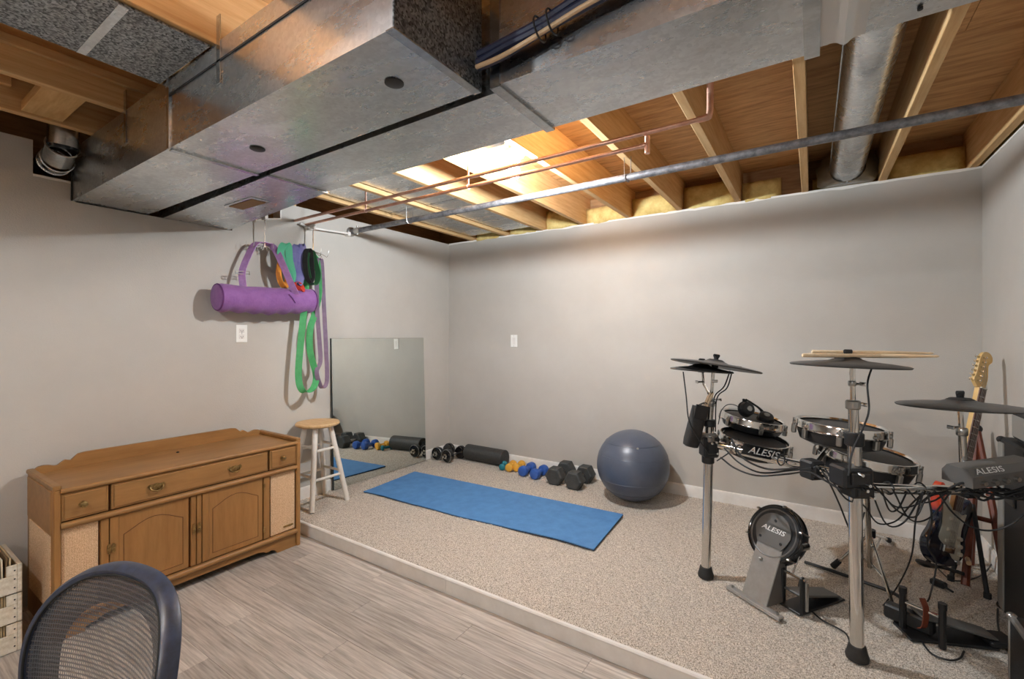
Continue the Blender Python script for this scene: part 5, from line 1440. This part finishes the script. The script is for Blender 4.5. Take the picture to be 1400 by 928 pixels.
# hi-hat pedal
q0 = P(1243, 868, Z=ZC); q1 = P(1292, 890, Z=ZC); qh = P(1352, 893, Z=ZC)
hx = (q1 - q0).normalized(); hm = (q0 + q1) / 2
hy = UP.cross(hx)
if hy.dot(FW) < 0: hy = -hy
HR = Matrix((hx, hy, UP)).transposed()
hh = thing('hihat_pedal', 'black hi-hat controller pedal with two uprights on the carpet', 'pedal', hm)
fw_ = ((qh - hm).normalized() + FW * 0.12 - FW * 0.0).normalized(); fw_.z = 0
side = UP.cross(fw_)
FR = Matrix((fw_, side, UP)).transposed()
obj('base_plate', G().box(hm + fw_ * 0.10 + UP * 0.008 + FW * 0.05, (0.30, 0.115, 0.010), FR, 0.003), 'black', hh)
for q in (q0 + FW * 0.03, q1 + FW * 0.01):
    obj('upright', G().box(q + UP * 0.08, (0.022, 0.022, 0.16), HR, 0.006).cyl(q + UP * 0.155, q + UP * 0.178, 0.014, n=12), 'black', hh)
obj('footboard', G().box(hm + fw_ * 0.13 + UP * 0.062 + FW * 0.05, (0.26, 0.085, 0.010), FR @ Matrix.Rotation(0.22, 3, 'Y'), 0.004), 'dark_plate', hh)
obj('heel_plate', G().box(hm + fw_ * 0.27 + UP * 0.022 + FW * 0.04, (0.10, 0.095, 0.020), FR, 0.005), 'black', hh)
obj('sensor_box', G().box(hm + UP * 0.05 + FW * 0.08, (0.16, 0.05, 0.06), HR, 0.008), 'black', hh)
obj('drive_strap', G().ribbon(smooth_path([hm + UP * 0.165 + FW * 0.02, hm + UP * 0.13 + FW * 0.0 - RT * 0.002, hm + UP * 0.06 + FW * 0.01, hm + UP * 0.04 + FW * 0.03], 4), RT, 0.022, 0.004), 'mahogany', hh)
obj('axle', G().cyl(q0 + UP * 0.12 + FW * 0.03, q1 + UP * 0.12 + FW * 0.01, 0.006, n=10), 'chrome', hh)
def floor_cable(px, label, r=0.0035, m='black'):
    pts = [P(u, v, Z=ZC + r + 0.004) for u, v in px]
    return obj('floor_cable', G().tube(smooth_path(pts, 6), r, 6), m, label=label, cat='cable')
floor_cable([(1094, 790), (1092, 806), (1102, 826), (1122, 846), (1148, 860), (1158, 868), (1164, 884)], 'thin black cable on the carpet from the kick tower to the middle post')
floor_cable([(1248, 842), (1256, 868), (1272, 892), (1296, 902), (1312, 900), (1318, 890)], 'thin black cable curling on the carpet round the hi-hat pedal')
floor_cable([(1364, 832), (1364, 850), (1367, 868), (1372, 884)], 'thin black cable running from the amplifier to the small case')
floor_cable([(1283, 778), (1300, 792), (1322, 793), (1345, 784), (1360, 765)], 'thin black cable looping on the carpet before the guitar')
floor_cable([(1100, 768), (1140, 781), (1180, 795), (1216, 808), (1240, 822)], 'thick black cable on the carpet between the kick pedal and hi-hat pedal', 0.008)
pc = P(1283, 801, Z=ZC)
obj('power_adapter', G().box(pc + UP * 0.014, (0.035, 0.06, 0.028), Matrix.Rotation(0.9, 3, 'Z'), 0.006).cyl(pc + UP * 0.014 + Vector((0.02, -0.03, 0)), pc + UP * 0.012 + Vector((0.04, -0.06, 0)), 0.005, n=8), 'black', label='small black cable plug lying on the carpet', cat='plug')

# ================================================================== GUITAR, STAND, AMPLIFIERS
gb = Pd(1283, 771, 2.20); gt = Pd(1344, 482, 2.30)
gy_ = (gt - gb).normalized(); GL = (gt - gb).length
gx = (RT * 0.80 - FW * 0.60); gx = (gx - gy_ * gx.dot(gy_)).normalized()
gx = (RT - gy_ * RT.dot(gy_)); gx = (gx * 0.94 + FW * 0.25).normalized(); gx = (gx - gy_ * gx.dot(gy_)).normalized()
gz_ = gx.cross(gy_)
if gz_.dot(-FW) < 0: gz_ = -gz_
gu = thing('electric_guitar', 'electric guitar with a dark sunburst body, cream pickguard and maple headstock on a stand', 'guitar', gb)
LT = lambda a, b_, c_=0.0: gb + gx * a + gy_ * b_ + gz_ * c_
half_b = [(0.0, 0.0), (0.07, 0.006), (0.125, 0.035), (0.155, 0.085), (0.15, 0.14), (0.118, 0.19), (0.105, 0.23), (0.118, 0.28), (0.14, 0.33), (0.142, 0.375), (0.12, 0.395), (0.095, 0.37), (0.075, 0.335), (0.04, 0.325)]
left_b = [(-0.04, 0.335), (-0.07, 0.36), (-0.10, 0.42), (-0.13, 0.445), (-0.152, 0.425), (-0.145, 0.36), (-0.122, 0.29), (-0.112, 0.24), (-0.125, 0.19), (-0.155, 0.13), (-0.158, 0.08), (-0.125, 0.03), (-0.07, 0.004)]
bo = smooth_path([Vector((a, b_, 0)) for a, b_ in half_b + left_b], 3, True)
BS = 0.80
bo = [(p.x * BS, p.y * 0.86) for p in bo]
body = G()
n = len(bo)
vs = []
for s_, z in ((0.955, -0.022), (1.0, -0.014), (1.0, 0.014), (0.955, 0.022)):
    for a, b_ in bo: vs.append(Vector((a * s_, 0.15 + (b_ - 0.15) * s_, z)))
fs = [tuple(range(n))[::-1], tuple(3 * n + i for i in range(n))]
for k in range(3):
    for i in range(n): fs.append((k * n + i, k * n + (i + 1) % n, (k + 1) * n + (i + 1) % n, (k + 1) * n + i))
# the body keeps its own local axes so that its lacquer follows the body, not the room
bo_ = bpy.data.objects.new('body', mesh_of('body', G().add(vs, fs), 30)); C.objects.link(bo_)
bo_.data.materials.append(M['sunburst']); bo_.parent = gu
bo_.rotation_euler = Matrix((gx, gy_, gz_)).transposed().to_euler()
pgd = [(0.02, 0.31), (-0.05, 0.33), (-0.10, 0.375), (-0.118, 0.35), (-0.10, 0.27), (-0.088, 0.21), (-0.095, 0.15), (-0.05, 0.12), (0.0, 0.10), (0.05, 0.055), (0.10, 0.05), (0.112, 0.085), (0.09, 0.15), (0.078, 0.21), (0.085, 0.26), (0.095, 0.31), (0.06, 0.30)]
pgp = smooth_path([Vector((a, b_, 0)) for a, b_ in pgd], 3, True)
obj('pickguard', G().prism([(p.x * BS, p.y * 0.86) for p in pgp], LT(0, 0, 0.0222), gx, gy_, gz_ * 0.003), 'pickguard', gu)
GR = Matrix((gx, gy_, gz_)).transposed()
for k, b_ in enumerate((0.125, 0.175, 0.225)):
    obj('pickup', G().box(LT(0, b_, 0.028), (0.075, 0.016, 0.008), GR @ Matrix.Rotation(0.15 if k == 0 else 0, 3, 'Z'), 0.003), 'pickguard', gu)
obj('bridge', G().box(LT(0, 0.085, 0.027), (0.075, 0.035, 0.010), GR, 0.003), 'chrome', gu)
for a, b_ in ((0.065, 0.11), (0.075, 0.075), (0.055, 0.145)):
    obj('control_knob', G().cyl(LT(a, b_, 0.025), LT(a, b_, 0.038), 0.011, 0.009, 14), 'pickguard', gu)
obj('output_jack', G().cyl(LT(0.085, 0.035, 0.022), LT(0.085, 0.035, 0.028), 0.012, n=14), 'chrome', gu)
N0, N1 = 0.27, GL - 0.185
nk = obj('neck', G().add([LT(a, b_, c_) for b_, w_ in ((N0, 0.028), (N1, 0.021)) for a, c_ in ((-w_, 0.022), (-w_ * 0.7, 0.004), (0, -0.002), (w_ * 0.7, 0.004), (w_, 0.022), (w_, 0.027), (-w_, 0.027))],
    [tuple(range(7))[::-1], tuple(range(7, 14))] + [(i, (i + 1) % 7, 7 + (i + 1) % 7, 7 + i) for i in range(7)]), 'maple', gu)
obj('fretboard', G().add([LT(a, b_, c_) for b_, w_ in ((N0, 0.028), (N1, 0.021)) for a, c_ in ((-w_, 0.0272), (w_, 0.0272), (w_, 0.032), (-w_, 0.032))],
    [(3, 2, 1, 0), (4, 5, 6, 7)] + [(i, (i + 1) % 4, 4 + (i + 1) % 4, 4 + i) for i in range(4)]), 'rosewood', nk)
for k in range(20):
    b_ = N1 - (N1 - 0.09) * (1 - 2 ** (-(k + 1) / 12))
    if b_ > N0: obj('fret', G().box(LT(0, b_, 0.0325), (0.046, 0.0018, 0.0015), GR), 'chrome', nk)
hs_ = [(-0.021, 0.0), (-0.045, 0.028), (-0.040, 0.06), (-0.038, 0.10), (-0.036, 0.145), (-0.022, 0.178), (0.005, 0.185), (0.026, 0.170), (0.030, 0.145), (0.016, 0.125), (0.020, 0.09), (0.026, 0.05), (0.021, 0.0)]
hs_ = [(p.x * 1.3, p.y) for p in smooth_path([Vector((a, b_, 0)) for a, b_ in hs_], 3)]
hs_ob = obj('headstock', G().prism(hs_, LT(0, N1, 0.008), gx, gy_, gz_ * 0.014), 'maple', gu, label='pale maple headstock')
obj('nut', G().box(LT(0, N1, 0.033), (0.043, 0.005, 0.006), GR), 'pickguard', nk)
for k in range(6):
    q = LT(-0.036 + 0.0018 * k, N1 + 0.03 + 0.024 * k, 0.022)
    obj('tuner', G().cyl(q, q + gz_ * 0.014, 0.0045, n=10).cyl(q - gz_ * 0.012 - gx * 0.012, q - gz_ * 0.012 - gx * 0.03, 0.004, n=8).box(q - gz_ * 0.012 - gx * 0.034, (0.012, 0.014, 0.007), GR, 0.003), 'chrome', hs_ob)
    obj('string', G().tube([LT(-0.021 + 0.0085 * k, 0.09, 0.034), LT(-0.016 + 0.0065 * k, N1, 0.036), q + gz_ * 0.008], 0.0008, 4), 'steel', gu)

gs = thing('guitar_stand', 'mahogany A-frame guitar stand with tan pegs behind the guitar', 'guitar stand', P(1345, 800, Z=ZC))
ta = Pd(1336, 586, 2.42)
f1 = Vector((0.62, 3.05, ZC)); f2 = Vector((0.755, 2.98, ZC)); f3 = Vector((0.70, 3.35, ZC))
for f_, w_ in ((f1, 0.034), (f2, 0.034), (f3, 0.03)):
    obj('leg', G().cyl(f_, ta, 0.017, 0.014, 8), 'mahogany', gs)
obj('cross_bar', G().cyl(f1.lerp(ta, 0.42), f2.lerp(ta, 0.42), 0.012, n=8), 'mahogany', gs)
for f_ in (f1, f2):
    q = f_.lerp(ta, 0.16)
    obj('peg', G().cyl(q, q - Vector((0.02, 0.12, 0)) + UP * 0.02, 0.010, n=10), 'wire', gs)
obj('hinge_cap', G().ball(ta, 0.022, 12, 8), 'black', gs)
# black folding stand leg that carries the guitar
gk = thing('folding_guitar_stand', 'black tubular folding stand cradling the guitar body', 'guitar stand', (gb.x + 0.06, gb.y + 0.06, ZC))
tp = Pd(1330, 690, 2.28)
for px in ((1322, 772), (1350, 814), (1300, 790)):
    f_ = P(*px, Z=ZC + 0.012)
    lg = obj('leg', G().cyl(tp, f_, 0.0095, n=10), 'black', gk); obj('foot_cap', G().cyl(f_ - UP * 0.012, f_ + UP * 0.012, 0.014, n=12), 'rubber', lg)
cr0 = LT(0, -0.016, -0.02)
obj('cradle', G().tube(smooth_path([LT(-0.09, -0.006, 0.05), LT(-0.09, -0.014, -0.03), LT(0.0, -0.03, -0.05), LT(0.09, -0.014, -0.03), LT(0.09, -0.006, 0.05)], 5), 0.009, 8).tube([LT(0, -0.03, -0.05), tp], 0.009, 8), 'black', gk)

# tall black amplifier by the right wall
am0 = P(1362, 830, Z=ZC)
AH = 0.80
A0, A1 = Vector((0.600, 2.52, ZC)), Vector((XR - 0.01, 2.97, ZC + AH))
amx = P(1364, 828, Z=ZC)
AX0, AY0, AY1 = amx.x, amx.y - 0.33, amx.y
ap = thing('speaker_cabinet', 'tall black speaker cabinet standing by the right wall', 'speaker', ((AX0 + XR) / 2, (AY0 + AY1) / 2, ZC))
obj('cabinet', G().bx((AX0 + 0.004, AY0, ZC), (XR - 0.02, AY1, ZC + 0.76), 0.008), 'tolex', ap)
obj('grille', G().bx((AX0 + 0.02, AY0 - 0.006, ZC + 0.03), (XR - 0.036, AY0 + 0.002, ZC + 0.70), 0.003), 'grille', ap)
obj('side_panel', G().bx((AX0 - 0.002, AY0 + 0.26, ZC + 0.012), (AX0 + 0.006, AY1 - 0.004, ZC + 0.74), 0.002), 'greyside', ap, label='pale grey strip down the cabinet side')
obj('side_handle', G().bx((AX0 - 0.006, AY0 + 0.12, ZC + 0.50), (AX0 + 0.006, AY0 + 0.22, ZC + 0.56), 0.004), 'black', ap)
for y_ in (AY0 + 0.01, AY1 - 0.01):
    for z_ in (ZC + 0.012, ZC + 0.748): obj('corner_cap', G().ball((AX0 + 0.008, y_, z_), 0.016, 10, 6), 'rubber', ap)
ah = thing('amplifier_head', 'small grey and black amplifier head on top of the speaker cabinet', 'amplifier', ((AX0 + XR) / 2 + 0.01, AY0 + 0.16, ZC + 0.764))
obj('case', G().bx((AX0 + 0.03, AY0 + 0.05, ZC + 0.768), (XR - 0.025, AY1 - 0.06, ZC + 0.88), 0.006), 'tolex', ah)
obj('face_panel', G().bx((AX0 + 0.026, AY0 + 0.06, ZC + 0.778), (AX0 + 0.031, AY1 - 0.07, ZC + 0.87), 0.002), 'greyside', ah)
obj('rubber_foot', G().bx((AX0 + 0.04, AY0 + 0.06, ZC + 0.7605), (XR - 0.05, AY1 - 0.08, ZC + 0.768)), 'rubber', ah)
obj('blue_strap', G().tube(smooth_path([(AX0 + 0.04, AY0 + 0.1, ZC + 0.884), (AX0 + 0.06, AY0 + 0.15, ZC + 0.895), (AX0 + 0.09, AY0 + 0.19, ZC + 0.884)], 5), 0.004, 6), 'skyblue', label='thin blue cord lying on the amplifier head', cat='cord')
# pale board leaning beside the cabinet
pb0 = P(1352, 795, Z=ZC)
# small black case at the front right
bxp = P(1372, 905, Z=ZC + 0.0)
sm = thing('small_amplifier', 'small black practice amplifier with grey corner trim at the carpet front', 'amplifier', (0.69, 2.20, ZC))
SX0, SY0, SY1, SZ = 0.575, 2.03, 2.29, ZC + 0.235
obj('case', G().bx((SX0, SY0, ZC), (XR - 0.02, SY1, SZ), 0.008), 'tolex', sm)
obj('trim_edge', G().bx((SX0 - 0.002, SY1 - 0.018, ZC + 0.01), (SX0 + 0.016, SY1 + 0.002, SZ - 0.004), 0.004).bx((SX0 - 0.002, SY0, SZ - 0.016), (SX0 + 0.016, SY1, SZ + 0.002), 0.004), 'grey_plate', sm)
obj('corner_cap', G().ball((SX0 + 0.006, SY1 - 0.006, SZ - 0.006), 0.016, 10, 6), 'steel', sm)
obj('handle', G().tube(smooth_path([(0.64, SY0 + 0.13, SZ), (0.65, SY0 + 0.13, SZ + 0.025), (0.72, SY0 + 0.13, SZ + 0.025), (0.73, SY0 + 0.13, SZ)], 4), 0.006, 8), 'rubber', sm)
# white egg shaker
eg = P(1317, 785, Z=ZC)
obj('egg_shaker', G().ball(eg + UP * 0.026, 0.028, 24, 16, (1.35, 1, 0.98), Matrix.Rotation(0.5, 3, 'Z')), 'egg', label='white egg-shaped shaker lying on the carpet', cat='shaker', sharp=180)
